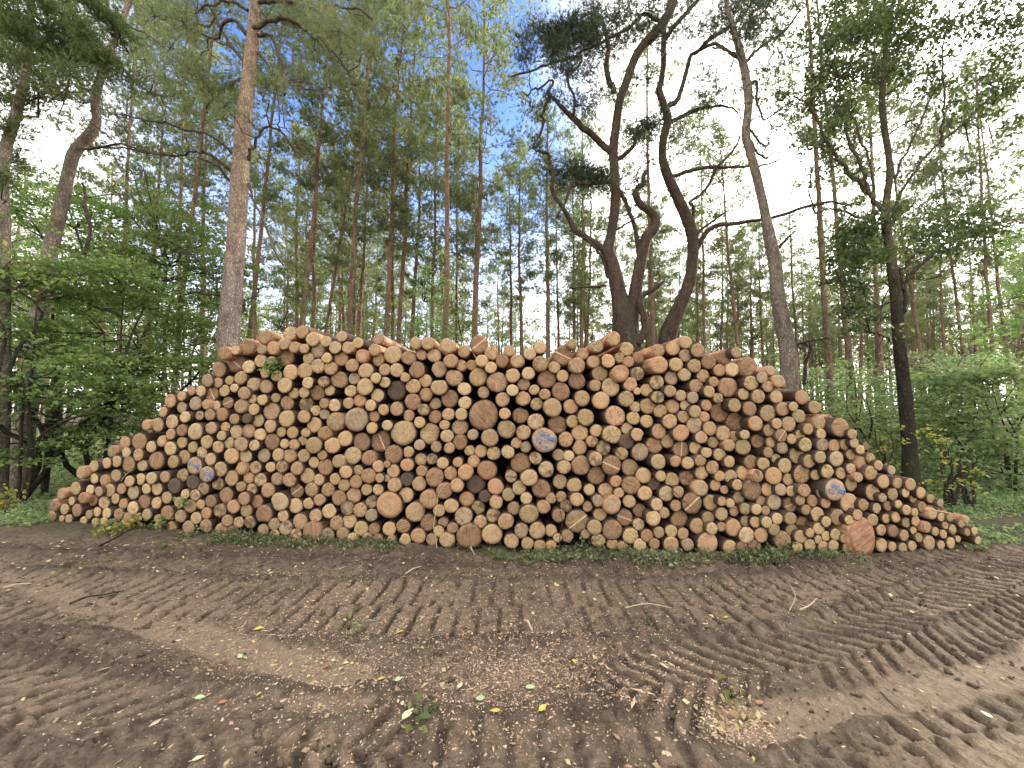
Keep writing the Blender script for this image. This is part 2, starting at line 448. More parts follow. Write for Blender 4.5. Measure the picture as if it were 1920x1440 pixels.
vc = nt.node('ShaderNodeTexVoronoi', feature='SMOOTH_F1'); nt.put(vc.inputs['Vector'], nt.vmath('ADD', pos, nt.vmath('MULTIPLY', nt.node('ShaderNodeTexNoise', inp={'Vector': pos, 'Scale': 25.0}).outputs['Color'], (0.06, 0.06, 0.06)))); vc.inputs['Scale'].default_value = 26.0
clodc = nt.step(vc.outputs['Distance'], 0.15, 0.65)
c = nt.mix(nt.math('MULTIPLY', nt.math('MULTIPLY', clodc, nt.step(n2, 0.35, 0.6)), 0.55), c, nt.mix(1.0, c, (0.55, 0.52, 0.5), 'MULTIPLY'))
n4 = nt.noise(pos, 150.0, 3.0, 0.7)
c = nt.mix(nt.math('MULTIPLY', nt.step(n4, 0.6, 0.72), 0.35), c, (0.30, 0.23, 0.17))
h = nt.math('ADD', nt.math('ADD', nt.math('MULTIPLY', n2, 1.0), nt.math('MULTIPLY', n3, 0.45)), nt.math('MULTIPLY', clodc, -0.5))
principled(nt, out, c, nt.math('SUBTRACT', 0.95, nt.math('MULTIPLY', zs.outputs[1], 0.2)), nt.bump(h, 1.0, 0.035), 0.25)

# ------------------------------------------------------------------ ground sheet with tyre tracks
def seg_dist(X, Y, pts):
    """distance across, distance along and side to a polyline"""
    pts = smooth_path(np.array(pts, float), per=5)
    best = np.full(X.shape, 1e9); T = np.zeros(X.shape); S = np.zeros(X.shape); acc = 0.0
    for a, b in zip(pts[:-1], pts[1:]):
        d = b - a; L = np.hypot(*d)
        if L < 1e-6: continue
        d = d / L
        s = np.clip((X - a[0]) * d[0] + (Y - a[1]) * d[1], 0, L)
        qx, qy = X - a[0] - s * d[0], Y - a[1] - s * d[1]
        dist = np.hypot(qx, qy)
        side = -(qx * d[1]) + qy * d[0]
        k = dist < best
        best = np.where(k, dist, best); T = np.where(k, np.sign(side) * dist, T); S = np.where(k, s + acc, S)
        acc += L
    fade = np.clip(np.minimum(S, acc - S) / 0.5, 0, 1)
    best = best + (1 - fade) * 0.6
    return best, T, S
def sstep(v, a, b):
    t = np.clip((v - a) / (b - a), 0, 1); return t * t * (3 - 2 * t)
TRACKS = [  # points, width, depth, pitch, chevron, groove threshold
    ([(-7.5, 3.75), (-4.0, 3.45), (-1.5, 3.30), (1.2, 3.27), (2.7, 3.42), (4.5, 3.95), (7.5, 5.0)], 0.86, 0.044, 0.165, 0.0, 0.74),
    ([(0.3, 2.30), (1.06, 2.40), (2.0, 2.58), (3.2, 3.02), (4.56, 3.63), (7.0, 4.8)], 0.74, 0.036, 0.140, 0.85, 0.50),
    ([(-2.4, 1.72), (-0.6, 1.84), (0.7, 1.85), (1.3, 1.88), (2.0, 1.98), (2.7, 2.14), (4.0, 2.6), (6.0, 3.5)], 0.52, 0.036, 0.165, 0.0, 0.62),
    ([(-8.0, 3.25), (-4.2, 2.50), (-2.6, 2.16), (-1.3, 1.98), (-0.2, 1.92)], 0.66, 0.032, 0.145, -0.7, 0.52),
    ([(-8.0, 2.4), (-4.0, 1.90), (-2.5, 1.66), (-1.2, 1.50)], 0.56, 0.034, 0.15, 0.6, 0.52),
]
STRIPS = [
    ([(-7.0, 4.45), (-4.94, 3.84), (-2.62, 2.99), (-1.2, 2.53), (-0.4, 2.3)], 0.15),
    ([(0.6, 2.04), (1.21, 2.11), (1.86, 2.22), (3.27, 2.58), (5.0, 3.2)], 0.13),
    ([(1.5, 1.72), (2.3, 1.90), (3.6, 2.3)], 0.09),
    ([(-7, 2.85), (-3.2, 2.1)], 0.08),
]
def ground_height(X, Y):
    h = 0.05 * vnoise(X, Y, 1.7, 1) + 0.02 * vnoise(X, Y, 0.5, 2)
    near = 1 - sstep(np.abs(Y - 2.9), 2.3, 3.4)
    rough = 0.020 * vnoise(X, Y, 0.13, 3) + 0.013 * vnoise(X, Y, 0.052, 4) + 0.010 * vnoise(X, Y, 0.026, 14)
    clod = np.maximum(vnoise(X, Y, 0.07, 5) - 0.05, 0) * 0.12 * sstep(vnoise(X, Y, 0.6, 6), -0.15, 0.25)
    crease = -0.020 * np.exp(-(np.abs(vnoise(X, Y, 0.12, 15)) / 0.045) ** 2) - 0.014 * np.exp(-(np.abs(vnoise(X, Y, 0.055, 16)) / 0.06) ** 2)
    crease = crease * sstep(vnoise(X, Y, 0.5, 17), -0.2, 0.2)
    h = h + near * (rough + clod + crease)
    packed = np.zeros(X.shape); churn_groove = np.zeros(X.shape)
    for k, (pts, w_, dep, pitch, chev, thr) in enumerate(TRACKS):
        if X.size < 1: continue
        d, T, S = seg_dist(X, Y, pts)
        wob = 0.06 * vnoise(X, Y, 0.35, 20 + k) + 0.03 * vnoise(X, Y, 0.1, 30 + k)
        inside = 1 - sstep(d + wob, w_ * 0.5 - 0.06, w_ * 0.5 + 0.03)
        ph = (S + np.abs(T) * chev + 0.5 * pitch * (T > 0) + (0.06 if k == 0 else 0.2) * wob) / pitch
        tri = np.abs((ph % 1.0) - 0.5) * 2
        brk = sstep(vnoise(X, Y, 0.22, 110 + k) + 0.6 * vnoise(X, Y, 0.09, 120 + k), -0.42, -0.12)
        lug = brk * sstep(tri + (0.09 if k == 0 else 0.14) * vnoise(X, Y, 0.07, 90 + k), thr, thr + 0.10)
        fade = np.clip(0.42 + 1.4 * (vnoise(X, Y, 0.7, 40 + k) + 0.30), 0.10, 1.15)
        h = h * (1 - 0.55 * inside) - inside * (0.012 + dep * fade * (lug - 0.25))
        berm = np.exp(-((d - w_ * 0.5 - 0.05) / 0.06) ** 2)
        h = h + berm * (0.022 + 0.04 * np.maximum(vnoise(X, Y, 0.09, 50 + k), -0.1))
        churn_groove = np.maximum(churn_groove, berm * 0.8 + inside * lug * 0.75)  # churned berms; tread groove bottoms are coloured darker too
        packed = np.maximum(packed, inside * (1 - lug) * 0.45 * fade)
    for k, (pts, hw) in enumerate(STRIPS):
        d, T, S = seg_dist(X, Y, pts)
        ins = 1 - sstep(d + 0.1 * vnoise(X, Y, 0.3, 60 + k), hw * 0.6, hw * 1.1)
        ins = ins * sstep(0.72 + 0.8 * vnoise(X, Y, 0.55, 95 + k) + 0.5 * vnoise(X, Y, 0.12, 99 + k), 0.15, 0.6)
        h = h * (1 - 0.75 * ins) - 0.015 * ins + ins * (0.010 * vnoise(X, Y, 0.2, 70 + k) + 0.008 * vnoise(X, Y, 0.05, 75 + k))
        packed = np.maximum(packed, ins * 0.9); churn_groove = churn_groove * (1 - ins)
    # ridge of scraped soil at the road edge
    edge = 4.05 + 0.10 * np.abs(X) ** 1.2 * (X < 0) * 0.6 + 0.15 * vnoise(X, Y, 0.9, 8)
    berm = np.exp(-((Y - edge) / 0.16) ** 2)
    h = h + berm * (0.045 + 0.05 * vnoise(X, Y, 0.13, 9))
    churn_groove = np.maximum(churn_groove, berm * 0.9)
    mud = 1 - sstep(Y - edge + 0.35 * vnoise(X, Y, 0.3, 10) + 0.3 * vnoise(X, Y, 0.9, 12), 0.25, 1.1)
    far = sstep(np.hypot(X, Y), 9, 14)
    h = h * (1 - far) + far * (0.35 * vnoise(X, Y, 9.0, 11))
    return h, mud, packed, churn_groove
def axis(fine_a, fine_b, step, far, g=1.22):
    a = list(np.arange(fine_a, fine_b, step))
    s = step; v = fine_b
    while v < far: a.append(v); s *= g; v += s
    s = step; v = fine_a - step; pre = []
    while v > -far: pre.append(v); s *= g; v -= s
    return np.array(pre[::-1] + a)
gx = axis(-5.2, 5.6, 0.014, 420, 1.06); gy = axis(1.15, 4.7, 0.012, 420, 1.08)
GX, GY = np.meshgrid(gx, gy)
gh, gm, gp, gc = ground_height(GX, GY)
nx, ny = len(gx), len(gy)
ii, jj = np.meshgrid(np.arange(ny - 1), np.arange(nx - 1), indexing='ij')
q = ii * nx + jj
mb = MB()
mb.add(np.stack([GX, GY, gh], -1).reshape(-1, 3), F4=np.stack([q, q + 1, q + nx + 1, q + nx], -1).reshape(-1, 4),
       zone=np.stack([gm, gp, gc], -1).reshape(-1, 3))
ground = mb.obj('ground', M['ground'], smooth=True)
tag(ground, kind='structure')
def gz(x, y):
    return ground_height(np.atleast_1d(np.asarray(x, float)), np.atleast_1d(np.asarray(y, float)))[0]
# ------------------------------------------------------------------ the woodpile
# cut ends measured in enlarged views of the photograph: x,y,radius[,look]
# look: p pale, b brown sawn, d dark, m stained, o orange, r orange rim, c split, B blue writing, K butt log
LOGS = [
(80, 820, 6, """925,60,65 1090,50,90,b 1340,45,60,p 1215,105,62,p 1435,125,72 1565,60,62 1700,115,60 1845,50,72 780,160,60 940,170,55,p 1075,195,65 1280,260,95,b 1470,275,68 1590,225,72 1785,170,62,p 1885,245,65
575,325,60 720,290,58 840,275,62 960,305,82,b 1120,318,60 1710,320,90,B 430,400,65 580,465,52,p 690,485,55 825,430,65 1845,415,85,B 975,495,60 1105,470,62 1215,460,65 1375,445,62 1580,430,70,m
205,640,58,o 370,575,68 535,590,52,p 640,610,52 745,600,70 885,580,58 1020,620,72 1165,580,55,p 1285,580,65 1480,550,80,d 1690,505,78,d 1805,575,65,m
110,775,65,m 325,718,45,p 450,685,58,b 245,810,58 385,820,65,b 565,710,58,b 690,735,68,m 820,690,55 905,745,55,o 1010,795,70,p 1145,725,75,b 1280,740,62 1395,680,62 1535,735,60 1600,640,52 1715,650,60,m 1775,755,52 1660,775,70 1890,720,65,b
100,885,60,m 215,915,35 290,920,48 520,870,48 612,840,50 720,855,55,p 855,865,62,b 950,905,55 1065,905,50,b 1170,870,60 1400,850,78,b 1550,890,70 1725,910,65 1840,855,62,o
460,940,45 590,960,50 690,960,55 790,970,50 905,980,45 1300,930,50 1290,1010,55,m 1450,1010,60,m 1640,1015,72 1835,1000,72,m"""),
(240, 600, 6, """1090,380,72,r 1205,340,50,p 1340,305,92,b 1535,195,75,r 1630,315,72,o 1500,330,52 1770,255,65 1880,165,75 1900,310,60
1020,560,85,b 1200,480,95,bc 1350,525,72,p 1495,460,72 1605,460,50 1775,435,100,b 1885,580,85 895,680,70 1010,705,55 1140,680,50 1265,650,72 1195,765,48,p 1410,725,72 1555,750,72 1780,725,82 1540,600,55 1670,630,60
720,795,52 820,800,58,p 940,830,78,bc 1085,795,62 1305,825,70 1400,890,50 1510,895,60 1660,875,52 1790,935,75,b 1900,810,60 475,910,72 605,855,52 605,985,60 760,940,72 880,950,52 990,970,55,p 1125,930,65,bc 1270,970,75 1415,1005,62 1615,1030,92 1785,1110,90
395,1035,55 495,1145,75 640,1090,60,p 805,1075,50,m 920,1065,62 1055,1060,70,b 1195,1115,58 1335,1110,55,d 1465,1130,68 1600,1195,68 205,1180,55 335,1180,75 480,1285,58 605,1240,65,b 755,1255,88 935,1215,68 1095,1205,55 1215,1260,72 1360,1250,75,r 1485,1290,68,p 1050,1305,55 1725,1260,55 1850,1265,65
130,1340,90,b 255,1410,62 375,1375,60,p 605,1375,62 460,1425,65 895,1360,80 740,1430,70 1010,1430,65 1135,1385,58 1275,1405,78,m 1420,1410,60,p 1620,1370,85,b 1795,1395,52,p 1890,1395,60"""),
(400, 820, 6, """60,120,72,o 170,65,55 315,75,75,m 455,95,60,p 655,75,80,b 835,75,52 955,70,68 1115,85,90 1340,90,88 1480,15,82 1670,50,95,b 205,210,85 360,205,72 570,205,72 725,200,65 865,200,78,m 1015,210,70 1225,200,55 1135,285,60 1260,335,85,b 1410,275,72 1570,205,95 1755,235,80,b
80,360,78 315,350,68,r 475,340,65,m 645,335,55 770,330,65,m 940,350,70 1060,435,80 1185,480,60,p 1490,390,70 1630,370,55 1750,435,82,r 1875,320,65 50,525,68,m 205,460,80 395,460,58 530,480,70,m 310,555,55 430,585,60,m 715,470,65 855,480,75 945,600,78,bc 1105,590,75 1370,470,62 1470,540,65 1605,500,72 1890,455,50
145,650,80,b 615,595,78,o 345,690,68 490,725,68,b 745,725,98 925,770,80,p 1070,745,60 1195,705,65 1290,590,72 1415,685,80,b 1580,655,82 1725,590,62 1855,590,60,p 75,825,72,m 225,780,70,o 370,825,68 570,865,95,b 785,885,62 985,955,82 1150,880,72 1305,830,78 1505,800,75,m 1655,820,78 1780,730,65,m 1775,875,68
155,940,65 285,955,60 410,955,65,m 685,980,65 815,1020,80,m 1390,965,75 1545,950,78 1650,1020,80 1810,1030,65,b 1110,1060,105,b 1285,1095,72,m 85,1050,72,m 220,1060,65,m 690,1095,55,m 935,1090,62,m 1455,1085,68 1570,1140,62,p 1730,1130,60 1850,1150,60,m 560,1040,60"""),
(560, 600, 6, """10,165,72 125,210,75 315,245,60 485,185,60 25,315,55 205,330,75 405,305,68 550,310,65 668,258,60 895,215,58 850,335,65 1060,390,98 1315,260,65 1455,260,72 1680,285,85 1855,350,68 1235,425,75 1385,390,60 1525,400,75
110,435,62 310,425,58 480,440,78 715,405,72,r 895,455,62 200,530,78 345,540,75 600,510,72 755,570,82 975,560,65 1100,565,75,p 1330,560,90,b 1580,555,85 1720,465,75 1865,505,65,r 25,580,85 90,705,65,p 280,695,62,m 455,675,95,b 630,660,65 745,750,92 870,655,58 965,700,60 1195,640,55 1105,795,105,d 1290,745,80 1425,685,72 1580,755,90 1750,650,92 1865,775,72,p
25,815,60 210,820,82,b 350,795,55 585,800,65,p 885,850,72 1285,920,90,b 1435,840,72,r 1540,945,65 1700,885,95,b 1870,930,70 80,930,78,m 290,940,55 400,960,68,p 560,935,62 690,910,68,r 810,960,62 955,1010,60 1105,1000,75 1405,1010,65,m 1240,1075,62 1535,1090,72,r 1685,1060,68 1830,1060,68
60,1085,70 190,1020,58,p 290,1060,55 175,1180,82 415,1145,100 650,1120,128 850,1085,60,o 825,1215,62 995,1185,58,p 1180,1270,135 1360,1150,62 1480,1280,112 1640,1180,55 1815,1210,88 1670,1305,72 75,1280,52 290,1275,72,b 525,1300,88 710,1340,98,b 930,1365,112,bc 160,1375,95 385,1395,88 1360,1405,60 1815,1370,82,b 20,1385,50 1545,1420,60 1695,1440,60"""),
(880, 600, 6, """110,275,100,bc 240,375,78 450,345,62 370,460,70,b 540,460,75 680,380,68 795,310,68 1160,270,55 1055,405,105,bc 1280,380,62 1440,300,65 1620,210,78 1770,325,75 1400,470,70 1560,460,75 1690,425,55,m 1795,470,60 1900,420,60,b
120,470,68 235,530,65 15,500,60,r 100,640,100 315,700,112 490,625,78 665,600,70,p 800,490,82 955,535,65 1215,510,85 1050,630,65 875,665,98,b 1210,685,92,b 1470,605,85 1700,600,92,r 1890,605,75,m 160,815,65 610,725,68 485,790,65,p 730,785,58 850,835,62,o 1030,805,100,b 1270,880,85 1420,735,65 1590,755,100 1815,725,75 1920,790,40
375,895,78 605,885,80 760,945,68 935,985,102 1140,975,80 1480,905,95 1785,900,85 1910,960,60 160,1070,160,b 400,1055,65 575,1075,88,b 750,1145,88,p 990,1180,100,b 1160,1140,68 1310,1095,92 1640,1080,110 1845,1105,72
40,1290,60 230,1325,95 420,1230,100 610,1265,80 1245,1270,88 1430,1245,68 1600,1295,102 1775,1225,65,p 1890,1290,70 845,1350,135,B 1085,1345,82 1380,1365,65,m 1240,1435,80,o 530,1385,60 635,1430,60 1770,1370,80,d"""),
(720, 820, 6, """105,195,100,b 275,165,60 400,100,65 580,130,62 735,165,75,b 965,150,58 1090,155,70 1235,180,75 1395,165,72,p 1490,70,58 1590,130,60 1705,235,68,pm 260,310,72,o 415,250,68 540,245,60,m 660,290,65 830,280,55 1008,270,68,r 1160,370,105,b 1540,290,105,b 1825,360,85,m 95,380,72 425,380,62 10,310,40
265,475,75,d 115,535,78 390,520,78 570,450,100,b 750,405,72,o 915,395,82,o 1030,530,100,d 1430,445,62,m 1640,460,92 1770,580,100,b 10,450,40 250,650,82 675,605,85,b 820,540,75 1255,555,88,o 1520,570,75 1400,645,72 1600,685,65 1135,665,68,d 930,695,80,r 1260,735,70 1900,680,60
60,760,140 350,840,105 505,700,98 620,825,65 755,770,78 1060,790,72,m 895,890,98 1230,880,75,m 1085,950,72 1460,800,72 1630,860,102 1800,775,75,o 1370,945,88 215,1000,75,b 60,1030,75 500,960,90,b 665,960,58 625,1065,60 770,1020,60,b 385,1110,82 1550,1050,82 1735,1050,90 1890,1070,68
960,1110,138,b 1215,1090,110 705,1150,82 540,1150,65 235,1150,65 85,1150,50 1435,1170,80 1615,1195,68 1755,1225,68 1880,1220,58,o"""),
(1040, 820, 6, """45,200,65 160,210,58,p 280,125,85 550,120,80,m 755,180,70,m 965,165,92 1115,90,92,b 1270,45,72 1420,140,88,bc 1580,120,65 1710,170,58 1780,55,62 1855,195,68 105,335,75 295,315,105,b 465,240,78,m 640,315,105,bc 470,430,95,b 845,340,92 1000,430,85 1165,275,82 1365,265,62,o 1500,290,68 1640,260,62 1775,340,72 1655,400,72 1900,440,60
60,500,78 220,540,80 390,590,62,p 690,495,65,o 575,595,78 860,540,98,b 1195,435,58,p 1115,525,68,d 1320,480,80 1485,460,82,mb 1640,570,85 1810,535,60 1910,590,45 30,680,60 250,700,75 125,765,65,m 370,780,55 485,715,65 725,625,55 840,720,70 1015,630,78 1255,635,80 1395,615,62 1545,740,112,bc 1765,735,82 1150,755,68 1365,770,62 1900,730,50
45,880,72,b 255,945,125,c 510,870,70 645,760,98 790,905,88,bc 955,825,75,b 1110,910,82,p 1230,850,60 945,980,65 1400,915,95,b 1730,910,68 1880,865,70 10,1090,50 120,1110,68,b 450,1020,82 650,1045,108,b 855,1110,85 1040,1110,70,b 1175,1070,62 1310,1070,70 1445,1085,62 1610,1000,85 1800,1030,65 1720,1190,115 1910,1020,50
350,1090,50 490,1150,75,m 650,1200,60 765,1230,60 960,1210,70,p 1125,1200,60 1310,1200,85 1495,1210,70"""),
(1200, 600, 6, """30,430,88,b 205,345,70 370,320,78 515,250,70 650,340,75 510,400,68 215,505,95,o 405,500,75 615,515,75 775,470,82,b 955,415,82,b 1085,365,60 895,565,68 1040,555,72,p 1215,525,100,b 1375,645,65 1470,570,52 1565,690,70 355,650,75 500,615,70 710,630,70 190,700,78,m 60,790,70 630,745,75 830,695,55 985,755,108,b 1250,710,80 1440,750,60 15,610,50
340,800,65 460,850,60 200,870,70,m 595,870,65 780,805,65 880,880,55,m 1165,835,62 1330,860,75 1535,865,72 1820,870,78,r 60,970,85 215,1020,72,o 370,975,72 510,960,58,p 620,1030,68 750,960,60 890,1040,102,b 1065,960,72 1235,1000,78,b 1440,1050,90 1610,1000,75 1725,975,52 1785,1080,75
75,1140,70 335,1140,80 490,1090,65 725,1090,58,o 615,1185,88 1095,1150,98,b 1300,1165,82 1455,1240,65 1555,1170,58 1665,1170,80 215,1255,80 460,1270,90 310,1360,72 690,1320,68 785,1220,75 935,1275,80 820,1370,62 1070,1310,55 1180,1290,52 1325,1365,75,b 1590,1300,72,bc 1710,1340,55 1475,1375,58 1810,1300,55 1890,1230,60
1005,1410,65 1160,1430,85 150,1380,90,b 1600,1440,65 1860,1400,75"""),
(1480, 700, 12, "575,760,148 680,1120,152 1145,1220,205,b 1420,1440,110 205,955,150 720,1380,120 400,1260,125 1000,1650,140"),
(1360, 820, 6, """45,95,65 205,120,88,b 370,60,75,b 515,55,60 750,15,52 485,170,58 635,140,72 905,90,80 805,205,85 1125,80,68 1335,85,58 1430,40,55 1510,130,50,p 945,270,70 1070,225,65 1250,230,82 1410,195,55 1635,235,55 1530,290,68 1720,320,52
45,275,62 285,280,75,b 430,300,70 570,240,52 670,320,78 205,400,78 25,440,70 365,435,65,m 545,435,95,o 710,475,65 860,415,98 1015,425,55 1150,385,72,m 1300,405,62 1415,355,60 1640,400,75 1870,370,50 135,535,58 20,600,62 300,590,108,b 475,585,70 625,590,65 740,605,58 890,600,70,o 1080,625,55 1235,590,115,B 1420,525,70 1490,460,50 1660,620,85 1780,500,72
150,680,65 15,735,50 400,715,55 550,730,80 735,760,75,bc 840,710,55 980,715,62 1130,740,55 1390,735,100 1555,760,62 1770,680,48 1885,640,65 1705,800,55 1830,770,52 100,830,55 225,805,62 355,810,58,p 450,825,50 585,915,62,p 735,915,68 870,970,72,b 910,815,55 1035,870,80 1130,960,58 1260,905,88 1385,930,50 1490,875,58 1660,930,65 1810,915,48
70,1020,92,o 230,945,58 335,955,58 470,960,60 240,1110,88,p 405,1100,78 555,1045,65 740,1060,65 960,1070,52 860,1120,70 1045,1025,65 1140,1110,52 1235,1095,62 1050,1155,45 1345,1140,50 1540,1120,158,K 1755,1045,58 1890,1055,65,b 1760,1215,70,p 1880,1230,52
50,1235,75 190,1240,65,b 320,1220,75,b 650,1150,95,b 820,1220,60 955,1215,65 1110,1230,60 1215,1220,60 1375,1245,55"""),
(1600, 820, 6, """440,380,60 190,235,50 330,500,75 500,515,60 645,530,65 590,625,48,p 760,625,60 455,640,72 675,695,42 870,690,48 980,740,42 510,755,45,p 775,785,58,b 605,820,55 890,860,60 690,860,45 480,900,55 595,960,52 700,930,55 990,900,45 1090,905,42 1220,975,40 1270,930,42 830,1010,58 925,1060,45 1035,990,40 1120,1040,52,c 1015,1090,45 1285,1070,40 1365,1055,42
445,1055,68,b 575,1105,58 680,1050,42,p 740,1130,48 855,1190,78 990,1215,48 1100,1190,58 1180,1145,35 1405,1165,42 435,1235,50 570,1245,55 655,1225,55"""),
]
raw = []
for ox, oy, sc, txt in LOGS:
    for tok in txt.split():
        t = tok.split(',')
        x, y, rad = ox + float(t[0]) / sc, oy + float(t[1]) / sc, float(t[2]) / sc
        look = t[3] if len(t) > 3 else ''
        dup = False
        for e in raw:
            if math.hypot(e[0] - x, e[1] - y) < 0.62 * max(e[2], rad):
                dup = True; break
        if not dup: raw.append([x, y, rad, look])
# settle the measured circles so that no two ends overlap
XY = np.array([[e[0], e[1]] for e in raw]); RR = np.array([e[2] for e in raw])
for it in range(60):
    moved = 0
    for i in range(len(XY)):
        d = XY - XY[i]; dist = np.hypot(d[:, 0], d[:, 1]); dist[i] = 1e9
        ov = (RR + RR[i]) * 0.965 - dist
        k = np.argmax(ov)
        if ov[k] > 0.25:
            u = d[k] / (dist[k] + 1e-6); tot = ov[k]
            wi = RR[k] ** 2 / (RR[k] ** 2 + RR[i] ** 2)
            XY[i] -= u * tot * 0.5 * wi; XY[k] += u * tot * 0.5 * (1 - wi)
            if it > 12:
                RR[i] -= tot * 0.22; RR[k] -= tot * 0.22
            moved += 1
    if not moved: break
BASE_PX = np.array([60, 100, 250, 400, 700, 960, 1300, 1600, 1840, 1900])
BASE_PY = np.array([972, 976, 988, 1003, 1021, 1034, 1043, 1042, 1028, 1022])
def face_Y(px):
    return ground_hit(px, float(np.interp(px, BASE_PX, BASE_PY)))[1]

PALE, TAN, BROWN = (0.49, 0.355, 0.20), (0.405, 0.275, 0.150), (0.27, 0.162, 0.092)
def log_geometry(rng, R, L, look, taper, xs=1.0):
    """body and cut face in log space: axis along +Y from the cut at y=0"""
    seg = 26 if R > 0.075 else 18
    a = np.arange(seg) * 2 * math.pi / seg
    out = 1 + 0.028 * np.sin(2 * a + rng.uniform(0, 6.3)) + 0.014 * np.sin(3 * a + rng.uniform(0, 6.3)) + 0.008 * np.sin(5 * a + rng.uniform(0, 6.3)) + rng.uniform(-0.007, 0.007, seg)
    if rng.rand() < 0.15:   # a flat side
        fa = rng.uniform(0, 6.3); lim = rng.uniform(0.80, 0.92)
        cosd = np.cos(a - fa); out = np.where(cosd > 0.3, np.minimum(out, lim / np.maximum(cosd, 0.3)), out)
    ca, sa = np.cos(a), np.sin(a)
    zst = 1.0
    if 'K' in look:
        zst = 1.22
        out = out * (1 + 0.10 * np.maximum(-sa, 0))
    def ring(y, k, o=out):
        yy = y if np.ndim(y) else np.full(seg, y)
        return np.stack([ca * o * R * k * xs, yy, sa * o * R * k * zst], -1)
    edge = rng.uniform(-0.003, 0.004, seg)
    rings = [ring(0.004 + edge, 0.90), ring(0.004 + edge, 1.0), ring(0.03, 1.015), ring(0.5 * L, 1 - (1 - taper) * 0.5), ring(L, taper)]
    V = np.concatenate(rings + [np.array([[0, L, 0]])])
    i, j = np.meshgrid(np.arange(4), np.arange(seg), indexing='ij')
    A = i * seg + j; B = i * seg + (j + 1) % seg
    F4 = np.stack([A, B, B + seg, A + seg], -1).reshape(-1, 4)
    jj = np.arange(seg)
    F3 = np.stack([4 * seg + jj, 4 * seg + (jj + 1) % seg, np.full(seg, 5 * seg)], -1)
    body = (V, F3, F4)
    # cut face
    o2 = out * 0.968
    ch = rng.rand(seg)
    o2 = np.where(ch < 0.05, o2 * 1.03, np.where(ch > 0.95, o2 * 0.95, o2))
    rel = lambda s: rng.uniform(-s, s, seg)
    fr = [ring(rel(0.002) - 0.001, 1.0, o2), ring(rel(0.003) - 0.002, 0.7, out), ring(rel(0.003) - 0.003, 0.36, out)]
    lip = ring(0.012, 0.985, o2)
    FV = np.concatenate([lip] + fr + [np.array([[0, -0.003, 0]])])
    i, j = np.meshgrid(np.arange(3), np.arange(seg), indexing='ij')
    A = i * seg + j; B = i * seg + (j + 1) % seg
    FF4 = np.stack([A + seg, B + seg, B, A], -1).reshape(-1, 4)
    FF3 = np.stack([3 * seg + (jj + 1) % seg, 3 * seg + jj, np.full(seg, 4 * seg)], -1)
    rot = rng.uniform(0, 6.3)
    lx, lz = FV[:, 0] / R, FV[:, 2] / R
    lc = np.stack([lx * math.cos(rot) - lz * math.sin(rot), lx * math.sin(rot) + lz * math.cos(rot), np.full(len(FV), rng.uniform(0, 40))], -1)
    return body, (FV, FF3, FF4, lc)

def log_colours(rng, look, top=False):
    base = np.array(TAN) * rng.uniform(0.76, 1.16)
    base = base * (1 + rng.uniform(-0.05, 0.05, 3))
    if rng.rand() < 0.10: base = 0.5 * base + 0.5 * np.array((0.29, 0.235, 0.18)); 
    if rng.rand() < 0.18: base = 0.5 * (base + np.array(PALE))
    sty = [rng.uniform(0.0, 0.5), 0.0, rng.uniform(0.0, 0.45)]
    if rng.rand() < 0.15: sty[1] = rng.uniform(0.2, 0.5)
    if 'p' in look: base = np.array(PALE) * rng.uniform(0.95, 1.1)
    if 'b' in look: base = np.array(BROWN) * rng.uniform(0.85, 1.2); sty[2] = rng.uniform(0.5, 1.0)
    if 'o' in look: base = np.array((0.41, 0.25, 0.135)); sty[1] = 0.2
    if 'r' in look: sty[1] = 0.85
    if 'm' in look: sty[0] = rng.uniform(0.75, 1.0)
    if 'd' in look: base = np.array((0.095, 0.068, 0.047)); sty[0] = 0.9
    if 'B' in look: base = np.array((0.40, 0.27, 0.18)); sty[0] = 0.35
    if 'K' in look: base = np.array((0.36, 0.19, 0.115)); sty[2] = 0.8
    barkc = np.array((0.085, 0.055, 0.04)) * rng.uniform(0.6, 1.4)
    if rng.rand() < 0.08 or (top and rng.rand() < 0.6): barkc = np.array((0.46, 0.27, 0.17)) * rng.uniform(0.8, 1.1)
    crk = (0.9 if 'c' in look else 0.0, 0.9 if 'c' in look else (rng.uniform(0.3, 0.9) if rng.rand() < 0.6 else 0.0), 0.0)
    return base, np.array(sty), barkc, crk

DIGITS = {'1': [[(.3, .8), (.5, 1), (.5, 0)]], '2': [[(0, .8), (.3, 1), (.7, .85), (.6, .5), (0, 0), (.8, 0)]], '.': [[(.2, 0), (.3, .08)]],
          '7': [[(0, 1), (.8, 1), (.3, 0)]], '0': [[(.4, 1), (.05, .7), (.05, .3), (.4, 0), (.75, .3), (.75, .7), (.4, 1)]],
          '8': [[(.4, .52), (.1, .75), (.4, 1), (.7, .75), (.4, .52), (.05, .25), (.4, 0), (.75, .25), (.4, .52)]],
          '3': [[(0, .9), (.4, 1), (.7, .75), (.35, .53), (.75, .25), (.4, 0), (0, .1)]],
          'A': [[(0, 0), (.4, 1), (.8, 0)], [(.2, .4), (.6, .4)]], 'h': [[(.1, 1), (.1, 0)], [(.1, .4), (.5, .55), (.7, 0)]],
          'M': [[(0, 0), (.1, 1), (.45, .4), (.8, 1), (.9, 0)]], 'R': [[(0, 0), (0, 1), (.6, .85), (.5, .55), (0, .5), (.7, 0)]],
          'n': [[(.1, 0), (.1, .6)], [(.1, .5), (.45, .6), (.6, 0)]], '-': [[(0, .45), (.6, .45)]], 'c': [[(.6, .55), (.2, .6), (.05, .3), (.25, 0), (.6, .05)]]}
